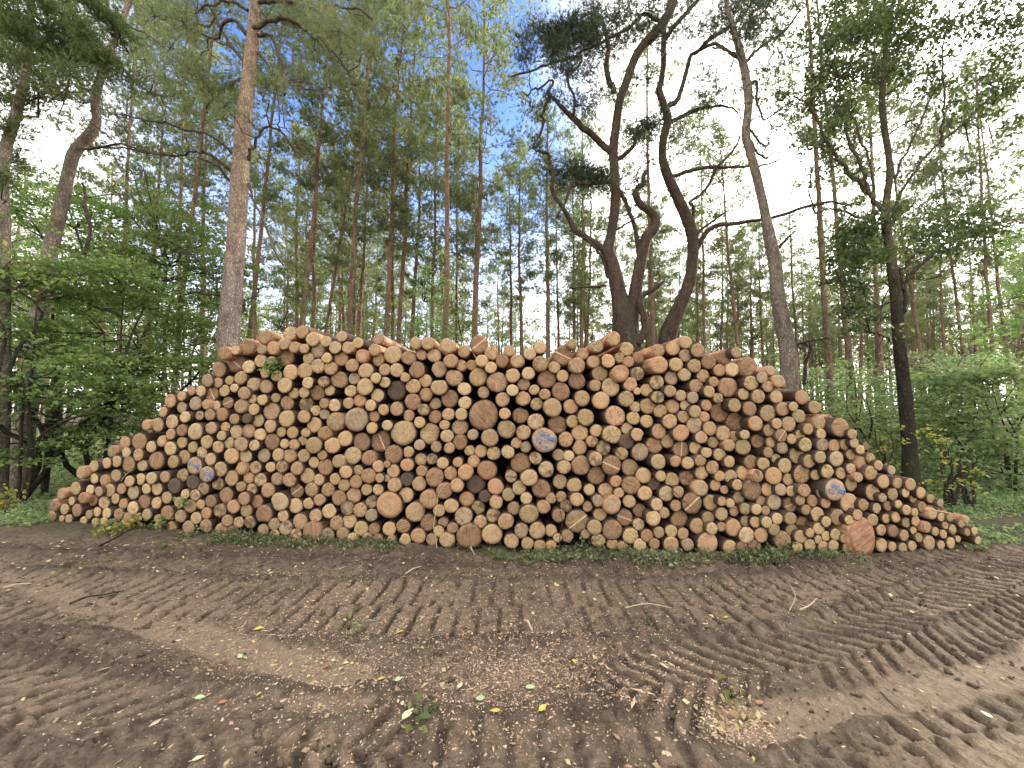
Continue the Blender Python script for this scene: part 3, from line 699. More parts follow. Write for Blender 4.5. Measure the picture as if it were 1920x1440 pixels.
def paint_writing(lines, R, thick=0.006):
    """strokes of spray paint lying on the cut face; lines: (text, x, z, size, slant)"""
    mbp = MB()
    for text, x0, z0, size, slant in lines:
        x = x0
        for chh in text:
            for stroke in DIGITS.get(chh, []):
                p = np.array(stroke, float) * np.array([size * 0.75, size])
                p = smooth_path(p, per=3) if len(p) > 2 else p
                px_ = x * R + p[:, 0] * R; pz_ = z0 * R + p[:, 1] * R + (x - x0 + p[:, 0]) * R * slant
                pts = np.stack([px_, np.full(len(p), -0.0065), pz_], -1)
                t = unit(np.gradient(pts, axis=0)); s = np.stack([t[:, 2], 0 * t[:, 0], -t[:, 0]], -1) * thick
                Vf = np.concatenate([pts - s, pts + s, pts - s + [0, .002, 0], pts + s + [0, .002, 0]])
                n_ = len(pts); k = np.arange(n_ - 1)
                mbp.add(Vf, F4=np.concatenate([np.stack([k, k + 1, k + 1 + n_, k + n_], -1), np.stack([k, k + 2 * n_, k + 1 + 2 * n_, k + 1], -1), np.stack([k + n_, k + n_ + 1, k + 1 + 3 * n_, k + 3 * n_], -1)]))
            x += size * (0.85 if chh != '.' else 0.45)
    return mbp
WRITING = {0: [("A-h2", -.75, .10, .42, -.35), ("c", .35, -.35, .35, 0)],
           1: [("12.708", -.8, .15, .38, -.35), ("3", .0, -.8, .40, 0)],
           2: [("Ahn", -.35, .30, .34, -.1), ("12.7MR", -.72, -.22, .36, .04), ("3", .02, -.80, .34, 0)],
           3: [("Ahn", -.3, .18, .32, -.05), ("12.708", -.72, -.28, .38, -.06), ("-", -.1, -.75, .3, 0)]}

# where each log stands in space
logs = []
for k, e in enumerate(raw):
    rng = RS(1000 + k)
    look = e[3]; px, py = XY[k]; rp = RR[k]
    rec = rng.uniform(-0.04, 0.06)
    if 'b' in look or 'd' in look: rec += rng.uniform(0.0, 0.07)
    if py > np.interp(px, BASE_PX, BASE_PY) - 40: rec = abs(rec) * 0.3
    if 'B' in look or 'K' in look: rec = -0.03
    elif any(math.hypot(px - a_, py - b_) < 36 for a_, b_ in ((365, 873), (387, 889), (1021, 826), (1566, 918))): rec = abs(rec) + 0.02
    Y = face_Y(px) + rec + 0.02 * max(0, (1000 - py) / 100)
    c = P(px, py, Y); R = rp * pxm(px, py, Y)
    off = (px - 960) / 850.0
    yaw = math.copysign(abs(off) ** 1.3, off) * 12.5 * D2R
    logs.append(dict(k=k, px=px, py=py, rp=rp, look=look, c=c, R=R * (1.055 + 0.06 * abs(off)), yaw=yaw + rng.normal(0, 1.0) * D2R, pit=rng.normal(0, 0.7) * D2R, L=rng.uniform(3.6, 4.3), taper=0.90 - 0.10 * abs(off)))
order = sorted(range(len(logs)), key=lambda i: -logs[i]['rp'] - (100 if logs[i]['look'] and logs[i]['look'] in 'BKd' else 0))
singles = set(order[:298])
def log_matrix(lg):
    return Matrix.Translation(Vector(lg['c'])) @ Matrix.Rotation(lg['yaw'], 4, 'Z') @ Matrix.Rotation(lg['pit'], 4, 'X')

# --- labels: every log is told from a few easily found ones
LANDMARKS = [
 (906, 778, 'the biggest round end', 'biggest round log end of the pile, brown with slanting saw lines'),
 (1021, 826, 'the blue-lettered middle log', 'orange brown log end in mid pile with blue painted letters and numbers'),
 (1566, 918, 'the blue-lettered right log', 'greyish log end with blue painted lettering on the right slope'),
 (365, 873, 'the upper blue-marked left log', 'log end with faint grey blue paint strokes, upper of the blue-marked pair on the left'),
 (387, 889, 'the lower blue-marked left log', 'log end with strong blue paint across it, lower of the blue-marked pair on the left'),
 (744, 732, 'the blackened upper log', 'nearly black weathered big log end high in the pile'),
 (1617, 1007, 'the tall butt log', 'very tall reddish butt log end standing on the ground at lower right'),
 (757, 812, 'the huge tan left log', 'huge smooth tan log end next to a cracked brown one, left of the middle'),
 (730, 947, 'the big low tan log', 'big smooth tan log end above a dark hollow, low in the left half'),
 (880, 1005, 'the wide ground log', 'wide brown log end resting in the grass beside an equally big tan one'),
 (1327, 1018, 'the pale ground log', 'large pale tan log end half sunk in the grass right of the middle'),
 (1575, 803, 'the dark slope log', 'large reddish brown log end with dark bark topping the right slope'),
 (898, 646, 'the dark topmost log', 'dark brown cracked log end standing above the top layer left of the middle'),
 (1055, 668, 'the split top log', 'big brown split log end on the top layer right of the middle'),
 (1402, 687, 'the dark top right log', 'wide dark brown log end at the top right shoulder of the pile'),
 (463, 651, 'the sawn top left log', 'brown log end with upright saw lines at the top left shoulder of the pile'),
 (293, 863, 'the cracked left log', 'brown log end with slanting pale cracks in the lower left slope'),
 (1348, 773, 'the red-brown log', 'large red brown log end in the upper right part of the pile'),
 (1409, 918, 'the grey-brown log', 'large grey brown weathered log end in the lower right part'),
 (892, 908, 'the scorched low log', 'dark smeared log end with a tan patch low in the middle'),
 (1083, 977, 'the starred low log', 'big pinkish log end with star cracks low in the middle'),
 (554, 964, 'the low brown left log', 'big brown log end near the grass in the left part'),
 (1175, 828, 'the mossy log', 'dark mossy stub of a log right of the blue-lettered middle log'),
 (536, 672, 'the leaf-sprig log', 'brown log end right above the green leafy sprig'),
 (1147, 872, 'the pale-split log', 'dark sawn log end with one pale split down its face, right of the middle'),
 (1297, 943, 'the twig-crossed log', 'big red brown log end crossed by thin dark twigs at lower right'),
 (362, 904, 'the dark left log', 'dark brown dirty log end directly under the blue-marked left pair'),
 (327, 912, 'the mossy left log', 'greenish black mossy log end left of the dark brown dirty one'),
 (432, 697, 'the split shoulder log', 'dark brown log end with a pale split on the left shoulder of the pile'),
 (1235, 682, 'the rosy top log', 'rosy tan log end under the top layer right of the twisted pine'),
]
lm_idx = {}
for j, (x, y, short, full) in enumerate(LANDMARKS):
    i = min(singles, key=lambda i: math.hypot(logs[i]['px'] - x, logs[i]['py'] - y) if i not in lm_idx else 1e9)
    lm_idx[i] = j
WAY = ['right of', 'up and right of', 'above', 'up and left of', 'left of', 'down and left of', 'below', 'down and right of']
CLOCK = ["three", "two", "one", "twelve", "eleven", "ten", "nine", "eight", "seven", "six", "five", "four"]
def look_words(lg):
    l = lg['look']; r = lg['rp']
    size = 'big' if r > 14.5 else ('medium' if r > 12.3 else 'small')
    tone = 'tan'
    if 'p' in l: tone = 'pale'
    if 'o' in l: tone = 'orange'
    if 'b' in l: tone = 'brown'
    if 'd' in l: tone = 'dark'
    if 'r' in l: tone = 'orange-rimmed'
    if 'm' in l: tone = 'stained'
    if 'c' in l: tone = 'split ' + tone
    return size + ' ' + tone
labels = {}
used = set()
for i in singles:
    if i in lm_idx:
        labels[i] = LANDMARKS[lm_idx[i]][3]; used.add(labels[i])
lms = [(i, LANDMARKS[j][2]) for i, j in lm_idx.items()]
for i in sorted(singles, key=lambda i: (logs[i]['py'], logs[i]['px'])):
    if i in labels: continue
    lg = logs[i]; done = False
    near = sorted(lms, key=lambda t: math.hypot(logs[t[0]]['px'] - lg['px'], logs[t[0]]['py'] - lg['py']))
    for t, short in near[:6]:
        dx, dy = lg['px'] - logs[t]['px'], logs[t]['py'] - lg['py']
        hour = CLOCK[int(round(math.degrees(math.atan2(dy, dx)) / 30)) % 12]
        dist = math.hypot(dx, dy) - logs[t]['rp'] - lg['rp']
        how = 'touching' if dist < 5 else ('one log from' if dist < 26 else ('two logs from' if dist < 50 else ('three logs from' if dist < 76 else ('four logs from' if dist < 104 else 'far from'))))
        lab = "%s log %s %s at %s o'clock" % (look_words(lg), how, short, hour)
        if lab not in used:
            labels[i] = lab; used.add(lab); done = True; break
    if not done:
        labels[i] = "%s log between %s and %s" % (look_words(lg), near[0][1], near[1][1])
        used.add(labels[i])

stuff_log = MB(); nblue = 0
for k, lg in enumerate(logs):
    rng = RS(3000 + k)
    Mx = log_matrix(lg)
    body, face = log_geometry(rng, lg['R'], lg['L'], lg['look'], lg['taper'])
    base, sty, barkc, crk = log_colours(rng, lg['look'], lg['py'] < np.interp(lg['px'], [90, 300, 420, 560, 960, 1400, 1600, 1840], [960, 770, 690, 668, 690, 705, 800, 1000]))
    if k in singles:
        b = MB(); b.add(body[0], body[1], body[2], barkc=barkc)
        o = b.obj('log', M['log_bark'], smooth=True)
        o.matrix_world = Mx
        tag(o, labels[k], 'log', 'cut logs stacked in the woodpile')
        f = MB(); f.add(face[0], face[1], face[2], lc=face[3], tint=base, sty=sty, crk=crk)
        fo = f.obj('cut_face', M['cut_wood'], parent=o)
        if 'B' in lg['look']:
            wi = {3: 0, 4: 1, 1: 2, 2: 3}.get(lm_idx.get(k, -1))
            if wi is not None:
                paint_writing(WRITING[wi], lg['R'], 0.0085).obj('painted_writing', M['blue_paint'], parent=fo)
    else:
        A = np.array(Mx)
        tf = lambda V: V @ A[:3, :3].T + A[:3, 3]
        stuff_log.add(tf(body[0]), body[1], body[2], mat=0, barkc=barkc, lc=(0, 0, 0), tint=(0, 0, 0), sty=(0, 0, 0), crk=(0, 0, 0))
        stuff_log.add(tf(face[0]), face[1], face[2], mat=1, barkc=(0, 0, 0), lc=face[3], tint=base, sty=sty, crk=crk)
# short dark-tinted logs added deep in the gaps to block light from behind
rng = RS(77); extra = 0
GXY = list(XY); GR = list(RR)
top_env = {}
for t in range(14000):
    px = rng.uniform(110, 1830); 
    py = rng.uniform(640, 1030)
    if py > np.interp(px, BASE_PX, BASE_PY) - 8: continue
    A_ = np.array(GXY); d = np.hypot(A_[:, 0] - px, A_[:, 1] - py) - np.array(GR)
    r_ = d.min() + 3.5
    if r_ < 4.2: continue
    colm = np.abs(XY[:, 0] - px) < 26
    if not colm.any() or py < XY[colm, 1].min() + 22: continue
    r_ = min(r_, 13)
    GXY.append(np.array([px, py])); GR.append(r_)
    Y = face_Y(px) + rng.uniform(1.1, 2.2)
    off = (px - 960) / 850.0
    lg = dict(c=P(px, py, Y), yaw=math.copysign(abs(off) ** 1.3, off) * 12.5 * D2R, pit=0.0)
    R = r_ * pxm(px, py, Y)
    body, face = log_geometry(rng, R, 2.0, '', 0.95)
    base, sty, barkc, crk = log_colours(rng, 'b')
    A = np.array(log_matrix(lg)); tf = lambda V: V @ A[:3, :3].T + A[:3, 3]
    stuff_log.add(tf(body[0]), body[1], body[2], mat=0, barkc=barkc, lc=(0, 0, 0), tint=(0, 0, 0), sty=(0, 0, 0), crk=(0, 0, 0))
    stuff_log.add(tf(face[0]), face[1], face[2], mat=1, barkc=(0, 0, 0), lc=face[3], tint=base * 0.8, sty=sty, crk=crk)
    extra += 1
for py in range(712, 850, 17):      # hidden logs added inside the pile to block daylight through its gaps
    for px in range(530, 1370, 17):
        x_, y_ = px + rng.uniform(-4, 4), py + rng.uniform(-4, 4)
        Y = face_Y(x_) + rng.uniform(2.6, 3.0); off = (x_ - 960) / 850.0
        R = 12.5 * pxm(x_, y_, Y)
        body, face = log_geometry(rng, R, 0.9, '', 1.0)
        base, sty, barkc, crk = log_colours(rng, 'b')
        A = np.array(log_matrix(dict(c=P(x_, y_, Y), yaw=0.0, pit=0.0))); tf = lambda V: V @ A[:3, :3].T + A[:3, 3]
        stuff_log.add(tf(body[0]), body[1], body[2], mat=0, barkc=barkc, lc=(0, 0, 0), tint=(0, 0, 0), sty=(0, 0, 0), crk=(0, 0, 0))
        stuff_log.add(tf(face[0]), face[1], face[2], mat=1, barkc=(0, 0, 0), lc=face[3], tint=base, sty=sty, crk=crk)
o = stuff_log.obj('stacked_logs', [M['log_bark'], M['cut_wood']], smooth=True)
tag(o, 'the many smaller tan log ends filling the woodpile between the larger ones', 'logs', kind='stuff')
import re
for v in labels.values():
    if len(re.findall(r"[A-Za-z0-9][A-Za-z0-9'\u2019-]*", v)) > 16 or len(v.split()) > 16: print("LONGLAB", v)
print("LOGS", len(raw), "extra", extra, "unique labels", len(set(labels.values())))

# ------------------------------------------------------------------ trees
def path3(pxs, Y, slim=1.0):
    """rows (px, py, width px[, depth offset]) -> points and radii"""
    pts, rad = [], []
    for row in pxs:
        x, y, wd = row[:3]; dy = row[3] if len(row) > 3 else 0.0
        pts.append(P(x, y, Y + dy)); rad.append(slim * wd * 0.5 * pxm(x, y, Y + dy) * math.cos(math.atan((x - 960) / FPX)))
    q = smooth_path(np.column_stack([np.array(pts), rad]), per=5)
    return q[:, :3], np.maximum(q[:, 3], 0.004)
def to_ground(pts, rad, flare=1.12):
    """carry a trunk down to the ground"""
    p0, p1 = pts[0], pts[min(4, len(pts) - 1)]
    if p0[2] <= 0.02: return pts, rad
    d = p0 - p1; d = d / abs(d[2]) if abs(d[2]) > 1e-3 else np.array([0, 0, -1.0])
    d[:2] *= 0.5
    g = p0 + d * (p0[2] + 0.15)
    mid = (g + p0) / 2
    return np.concatenate([[g, mid], pts]), np.concatenate([[rad[0] * flare * 1.1, rad[0] * flare], rad])
def twig_path(a, b, rng, sag=0.12, n=6):
    L = np.linalg.norm(b - a)
    t = np.linspace(0, 1, n)[:, None]
    p = a + (b - a) * t
    p = p + np.sin(t * math.pi) * np.array([[0, 0, -sag * L]]) * rng.uniform(-0.6, 1.2)
    p[1:-1] += rng.normal(0, 0.05 * L, (n - 2, 3))
    return p
def clusters(trunk_mb, crown_mb, skel, cl, rng, kind, leaf=0.07, per_m2=160, mat_t=0, rad0=0.02, flat=0.5, tuft=0.16, twig_n=5, tw=0.016, spr=0.8):
    """cl rows: world centre, radius, density. Adds a branch to each and fills it with foliage"""
    skel = np.array(skel)
    for c, R, dens in cl:
        low = skel[skel[:, 2] < c[2] + 0.3 * R]
        if len(low) == 0: low = skel
        d = np.linalg.norm(low - c, axis=1)
        a = low[np.argmin(d)]
        far = np.linalg.norm(c - a)
        if far > 0.15:
            p = twig_path(a, c, rng, 0.10)
            tube(trunk_mb, p, np.linspace(min(rad0 * (0.5 + 0.35 * far), rad0 * 2.4), rad0 * 0.35, len(p)), 5, mat_t)
        tips = c + rand_unit(rng, twig_n) * R * rng.uniform(0.5, 1.05, twig_n)[:, None] * np.array([1, 1, 0.7])
        spine = [c]
        for tpt in tips:
            q = twig_path(c, tpt, rng, 0.05, 4)
            tube(trunk_mb, q, np.linspace(rad0 * 0.4, rad0 * 0.12, 4), 3, mat_t, cap=False)
            spine += list(q[1:])
        spine = np.array(spine)
        n = int(dens * per_m2 * R * R * 3)
        if kind == 'needle':
            base = spine[rng.randint(0, len(spine), n)]
            pos = base + rng.normal(0, 0.26 * R, (n, 3)) * np.array([1, 1, 0.75])
            dr = unit(pos - c + np.array([0, 0, 0.4 * R]) + rng.normal(0, 0.2 * R, (n, 3)))
            needles(crown_mb, pos, dr, rng, 6, tuft, tw, spr)
        else:
            base = spine[rng.randint(0, len(spine), n)]
            pos = base + rng.normal(0, 0.30 * R, (n, 3)) * np.array([1, 1, 0.55 if flat > 0.55 else 0.85])
            leaves(crown_mb, pos, rng, leaf, flat)

# --- a forest pine: straight tapering trunk, dead stubs, open crown in the upper half
def pine_meshes(H, r0, cs, seed, nb=46, reach=2.3, tufts=34, low=False):
    rng = RS(seed)
    tm, cm = MB(), MB()
    n = 22
    z = np.linspace(0, H, n)
    wx = np.cumsum(rng.normal(0, 0.035, n)); wy = np.cumsum(rng.normal(0, 0.035, n))
    wx -= np.linspace(wx[0], wx[-1], n); wy -= np.linspace(wy[0], wy[-1], n)
    tr = np.stack([wx, wy, z], -1)
    rad = r0 * (1 - 0.80 * (z / H) ** 1.1); rad[0] *= 1.18
    tube(tm, tr, rad, 10 if not low else 6)
    at = lambda h: np.array([np.interp(h, z, wx), np.interp(h, z, wy), h])
    if not low:
        for k in range(34):    # dead stubs and bare twigs
            h = rng.uniform(0.10, cs + 0.08) * H; az = rng.uniform(0, 6.28)
            L = rng.uniform(0.15, 0.5) if h < 0.3 * H else rng.uniform(0.3, 1.6)
            a = at(h); b = a + np.array([math.cos(az) * L, math.sin(az) * L, L * rng.uniform(-0.35, 0.25)])
            p = twig_path(a, b, rng, 0.1, 4); tube(tm, p, np.linspace(0.018, 0.005, 4), 3, cap=False)
    for k in range(nb):
        f = (k + rng.rand()) / nb
        h = H * (cs + (0.985 - cs) * f); az = k * 2.4 + rng.uniform(-0.5, 0.5)
        L = reach * (0.35 + 0.9 * math.sin(math.pi * min(1, 0.18 + 0.80 * (1 - f)) ** 0.9)) * rng.uniform(0.55, 1.15)
        L = max(0.35, L * (1.0 if f < 0.75 else (1.05 - f) / 0.30))
        up = -0.05 + 0.75 * f + rng.uniform(-0.15, 0.2)
        a = at(h); b = a + np.array([math.cos(az) * L, math.sin(az) * L, L * up])
        p = twig_path(a, b, rng, 0.14, 6)
        p[-1] += [0, 0, 0.1 * L]
        tube(tm, p, np.linspace(0.012 + 0.014 * L / reach, 0.006, 6), 4 if not low else 3, cap=False)
        tips = [p[-1], p[-2]]
        nt_ = 5 if not low else 2
        for j in range(nt_):
            s = p[rng.randint(2, 6)]
            e = s + (rand_unit(rng, 1)[0] * np.array([1, 1, 0.5]) + unit(b - a) * 0.6) * L * rng.uniform(0.18, 0.4)
            if not low: tube(tm, np.stack([s, (s + e) / 2 + rng.normal(0, 0.03, 3), e]), [0.009, 0.006, 0.004], 3, cap=False)
            tips += [e, (s + e) / 2]
        tips = np.array(tips)
        m = int(tufts * (0.5 + 0.7 * L / reach) * rng.uniform(0.45, 1.3))
        if rng.rand() < 0.12 and f < 0.4: m = 2
        pos = tips[rng.randint(0, len(tips), m)] + rng.normal(0, 0.12 + 0.05 * L, (m, 3)) * np.array([1, 1, 0.7])
        dr = unit(unit(b - a) * 0.5 + np.array([0, 0, 0.7]) + rng.normal(0, 0.5, (m, 3)))
        if low: needles(cm, pos, dr, rng, 4, 0.5, 0.12, 0.9)
        else: needles(cm, pos, dr, rng, 6, 0.25, 0.036, 0.75)
    return tm, cm
VAR = []
for s in range(7):
    rng = RS(500 + s)
    tm, cm = pine_meshes(21.0, 0.17, rng.uniform(0.37, 0.48), 100 + s, nb=int(rng.uniform(40, 54)), reach=rng.uniform(1.7, 2.4), tufts=62)
    VAR.append((tm.mesh('trunk', [M['pine_bark']], True), cm.mesh('crown', [M['pine_needles']])))
npine = 0
def add_pine(x1, y1, x2, y2, Y, label, group=None, width=None, hs=1.0):
    global npine
    a, b = P(x1, y1, Y), P(x2, y2, Y)
    if a[2] > b[2]: a, b = b, a
    d = b - a; g0 = a - d * (a[2] / d[2])
    z0 = float(gz(g0[0], g0[1])[0]) - 0.05
    r = empty('pine_tree', (g0[0], Y, z0))
    lean = math.atan2(d[0], d[2])
    rng = RS(9000 + npine)
    r.rotation_euler = (rng.uniform(-0.015, 0.015), lean, 0)
    v = VAR[npine % len(VAR)]
    s = hs * rng.uniform(0.93, 1.08)
    wsc = s if width is None else 0.88 * width * pxm(x1, y1, Y) * math.cos(math.atan((x1 - 960) / FPX)) / 0.34 / 0.92
    spin = rng.uniform(0, 6.28)
    for nm, me in (('trunk', v[0]), ('crown', v[1])):
        c = bpy.data.objects.new(nm, me); COL.objects.link(c); c.parent = r
        c.rotation_euler = (0, 0, spin)
        c.scale = (wsc, wsc, s) if nm == 'trunk' else (s * 0.95, s * 0.95, s)
    tag(r, label, 'tree', group)
    npine += 1
    return r
G1 = 'tall pines behind the woodpile'
for row in [
 (832, 632, 838, 60, 13.5, 13.5, 1.02, 'tallest straight pine in the middle, sunlit orange trunk rising to the top edge'),
 (725, 600, 745, 200, 16, 13, 1.0, 'dark-based bending pine left of the straightest middle pine, left of a close pair'),
 (750, 600, 770, 200, 17.5, 11, 1.0, 'slim red pine closely right of the dark-based bending pine'),
 (890, 620, 900, 260, 16, 14, .98, 'stout red-brown pine next right of the tallest sunlit middle pine'),
 (655, 610, 680, 300, 15, 15, .92, 'thick orange pine over the pale top log with green crown low on its stem'),
 (565, 590, 605, 190, 14.5, 12, 1.0, 'slim pine leaning right just right of the big grey pine'),
 (470, 590, 500, 290, 14, 12, 1.0, 'pine trunk directly behind the big grey pine, close at its right side'),
 (345, 560, 380, 250, 13, 13, 1.0, 'reddish pine leaning right behind the dark leafy trees, left of the big grey pine'),
 (612, 600, 642, 400, 20, 9, 1.0, 'thin pine between the leaning slim pine and the thick orange pine'),
 (812, 598, 817, 346, 20, 9, 1.0, 'thin dark pine just left of the tallest sunlit middle pine'),
 (855, 563, 854, 430, 24, 7, 1.0, 'thin far pine just right of the tallest sunlit middle pine'),
 (958, 620, 956, 415, 23, 8, .80, 'left of two thin even pines left of the twisted tree'),
 (978, 620, 976, 396, 21, 9, .78, 'right of two thin even pines left of the twisted tree'),
 (1027, 648, 1026, 399, 19, 11, .8, 'grey-trunked pine seen through the outer left bough of the twisted tree'),
 (1048, 635, 1045, 467, 24, 7, .8, 'thin grey pine next right of the grey-trunked pine'),
 (1075, 635, 1072, 445, 23, 8, .82, 'left of the two pinkish pines beside the twisted tree stem'),
 (1092, 648, 1092, 364, 20, 9, .82, 'right of the two pinkish pines beside the twisted tree stem'),
 (1225, 640, 1222, 344, 18, 12, 1.0, 'pinkish pine standing between the two stems of the twisted trees'),
 (1321, 650, 1320, 536, 22, 8, .9, 'pinkish pine right of the curved sickle-shaped stem'),
 (1385, 650, 1372, 490, 20, 10, .82, 'pinkish pine leaning left midway between sickle-shaped stem and bent pine'),
 (1560, 780, 1530, 250, 11, 15, .95, 'grey-brown pine with dark branch rings left of the dark oak'),
 (1608, 797, 1588, 577, 12.5, 14, .9, 'second grey pine left of the dark oak with oak leaves before it'),
 (1652, 747, 1645, 540, 14, 13, .9, 'pink-barked pine close left of the dark oak'),
 (1730, 710, 1714, 582, 18, 11, .85, 'pink pine next right of the dark oak trunk'),
 (1773, 696, 1767, 540, 23, 8, .8, 'slim dark pine far right of the oak above the bushes'),
 (1808, 696, 1787, 531, 18, 10, .82, 'left-leaning brown pine above the right bushes'),
 (1870, 737, 1864, 640, 16, 13, .8, 'left of two dark pines at the far right edge'),
 (1895, 724, 1886, 637, 17, 12, .8, 'right of two dark pines at the far right edge'),
 (222, 640, 228, 500, 16, 13, 1.0, 'pinkish pine trunk showing through the left leafy trees'),
 (280, 640, 288, 500, 18, 11, 1.0, 'pink pine trunk right of the first one within the left leafy trees'),
 (328, 680, 332, 560, 17, 12, 1.0, 'dark-based pine trunk left of the big grey pine at log-top height'),
]:
    add_pine(*row[:5], row[7], G1, row[5], row[6])
rng = RS(4242); placed = []
for t in range(9000):
    right = t % 2
    Y = rng.uniform(25, 50) if right else rng.uniform(20, 46)
    px = rng.uniform(1225, 1960) if right else rng.uniform(-40, 1225)
    if sum(1 for p_ in placed if p_[2] == right) >= (66 if right else 52): continue
    X = P(px, 700, Y)[0]
    if any(math.hypot(X - a, Y - b) < 2.0 for a, b, c_ in placed): continue
    if rng.rand() < 0.6 and 870 < px < 1020: continue
    if rng.rand() < 0.6 and 150 < px < 420: continue
    placed.append((X, Y, right))
    hs = 0.95 if px < 840 else (0.72 if px < 1240 else rng.uniform(0.66, 0.82))
    zone = 'the left leafy trees' if px < 420 else ('the left half of the woodpile' if px < 960 else ('the right half of the woodpile' if px < 1500 else 'the right bushes'))
    lean = rng.uniform(-8, 8)
    add_pine(px, 640, px + lean + (960 - px) * 0.01, 440, Y, 'slender distant pine among many alike in the wood behind ' + zone, 'distant pines behind ' + zone, None, hs)
# far wood: one mass
fm = MB()
lows = [pine_meshes(20, 0.2, 0.42, 700 + s, nb=26, reach=2.4, tufts=16, low=True) for s in range(4)]
lows = [(a.merged(), b.merged()) for a, b in lows]
for t in range(380):
    Y = 44 + 60 * (t / 380.0) + rng.uniform(-2, 2); px = rng.uniform(-150, 2070) if t % 3 else rng.uniform(1100, 2070)
    X = P(px, 700, Y)[0]; (tv, t3, t4), (cv, c3, c4) = lows[t % 4]
    th = rng.uniform(0, 6.28); s = rng.uniform(0.85, 1.05) * (0.95 if px < 920 else 0.80)
    Rm = np.array([[math.cos(th), -math.sin(th), 0], [math.sin(th), math.cos(th), 0], [0, 0, 1]]) * s
    fm.add(tv @ Rm.T + [X, Y, 0], t3, t4, 0); fm.add(cv @ Rm.T + [X, Y, 0], c3, c4, 1)
tag(fm.obj('far_woods', [M['pine_bark'], M['pine_needles']]), 'far-off mass of pines closing the view behind the nearer trunks', 'woods', kind='stuff')

# --- the big grey pine left of the pile
HY = 9.3
root = empty('pine_tree', tuple(P(428, 700, HY) * np.array([1, 1, 0])))
tb, cb = MB(), MB()
rng = RS(31)
trk = [(425, 700, 48), (428, 640, 46), (434, 560, 42), (441, 480, 38), (446, 400, 36), (449, 340, 36), (452, 300, 33), (455, 250, 31), (460, 200, 29), (468, 130, 26), (475, 60, 24), (480, 0, 22), (486, -120, 18), (488, -260, 13), (492, -380, 5)]
pts, rad = path3(trk, HY); pts, rad = to_ground(pts, rad)
tube(tb, pts, rad, 18, jit=0.03, rng=rng)
skel = [p for p in pts if p[2] > 3.0]
BR = [
 [(443, 325, 9), (425, 318, 8), (400, 302, 7), (370, 290, 6), (330, 284, 6), (290, 283, 5), (240, 280, 4), (175, 276, 4), (130, 265, 3)],
 [(440, 345, 10), (420, 335, 8), (395, 305, 6, -.3), (360, 295, 5, -.5)],
 [(446, 318, 7), (436, 290, 6), (420, 270, 6), (380, 250, 5), (330, 238, 5), (280, 228, 4), (220, 215, 3), (170, 198, 2)],
 [(458, 135, 10), (450, 110, 9), (430, 85, 8), (412, 65, 7), (395, 40, 6), (375, 0, 6), (350, -50, 4)],
 [(465, 70, 9), (440, 45, 8), (405, 55, 6), (380, 70, 5), (345, 55, 4)],
 [(478, 60, 11), (500, 55, 9), (530, 52, 9), (558, 55, 8), (585, 70, 7), (610, 85, 6), (640, 120, 4), (660, 150, 3)],
 [(476, 68, 9), (510, 70, 7), (530, 110, 6), (545, 150, 6), (550, 190, 5), (560, 160, 4)],
 [(465, 20, 8), (430, 10, 6), (400, 30, 5), (370, 35, 3)],
 [(485, 10, 9), (520, 5, 8), (560, 20, 7), (610, 30, 6), (650, 20, 4), (700, 45, 3)],
 [(466, 300, 7), (480, 280, 6), (500, 255, 5), (525, 250, 5), (545, 270, 4), (575, 305, 3)],
 [(466, 345, 6), (478, 380, 5), (492, 410, 4), (520, 470, 4), (545, 515, 3)],
 [(411, 555, 5), (400, 530, 5), (370, 490, 5), (352, 470, 4), (330, 455, 4), (300, 450, 3)],
 [(411, 553, 6), (390, 553, 5), (360, 553, 4)],
 [(452, 585, 4), (470, 555, 4), (476, 530, 4)],
 [(470, 120, 6), (440, 160, 5), (415, 160, 4), (390, 175, 3)],
 [(474, 90, 6), (500, 120, 4), (520, 160, 3), (530, 220, 2)],
]
for b_ in BR:
    p, r_ = path3(b_, HY); p = p + np.cumsum(rng.normal(0, 0.03, p.shape), 0) * np.array([0.3, 1.5, 0.3])
    tube(tb, p, r_, 6, 1); skel += list(p)
    for k in range(7):
        s = p[rng.randint(2, len(p))]; e = s + rand_unit(rng, 1)[0] * rng.uniform(0.25, 0.8) * np.array([1, .6, 1])
        tube(tb, twig_path(s, e, rng, 0.1, 5), np.linspace(0.009, 0.003, 5), 3, 1, cap=False)
cl = []
for x, y, r_, d_ in [(560, 60, 50, 1), (600, 40, 55, 1), (640, 60, 55, 1), (690, 40, 60, 1), (590, 110, 50, .8), (640, 120, 50, .8), (665, 160, 40, .5), (610, 165, 35, .4),
                     (380, 150, 45, .9), (420, 165, 45, 1.1), (450, 180, 40, 1.1), (355, 130, 40, .8), (390, 195, 40, .9), (420, 200, 35, .9), (345, 45, 50, .7), (320, 90, 50, .45), (380, 20, 50, .6), (290, 30, 60, .35),
                     (500, 30, 50, .7), (540, 10, 50, .9), (520, 175, 40, .6), (500, 165, 38, .7), (540, 210, 35, .4), (430, 20, 40, .5), (570, 150, 40, .35), (555, 265, 35, .3), (300, 245, 40, .18), (240, 250, 40, .18), (260, 150, 50, .25), (300, 180, 45, .22), (700, 100, 45, .6), (470, 230, 30, .4)]:
    Yc = HY + rng.uniform(-1.3, 1.3)
    cl.append((P(x, y, Yc), r_ * pxm(x, y, Yc), d_))
for t in range(26):
    z = rng.uniform(12, 18.5); a = rng.uniform(0, 6.28); rr_ = rng.uniform(0.4, 2.6) * (19 - z) / 5
    cl.append((np.array([pts[-1][0] + rr_ * math.cos(a), HY + rr_ * math.sin(a), z]), rng.uniform(0.5, 0.8), 0.8))
clusters(tb, cb, skel, cl, rng, 'needle', mat_t=1, per_m2=190, tuft=0.15, tw=0.013, rad0=0.02, twig_n=8)
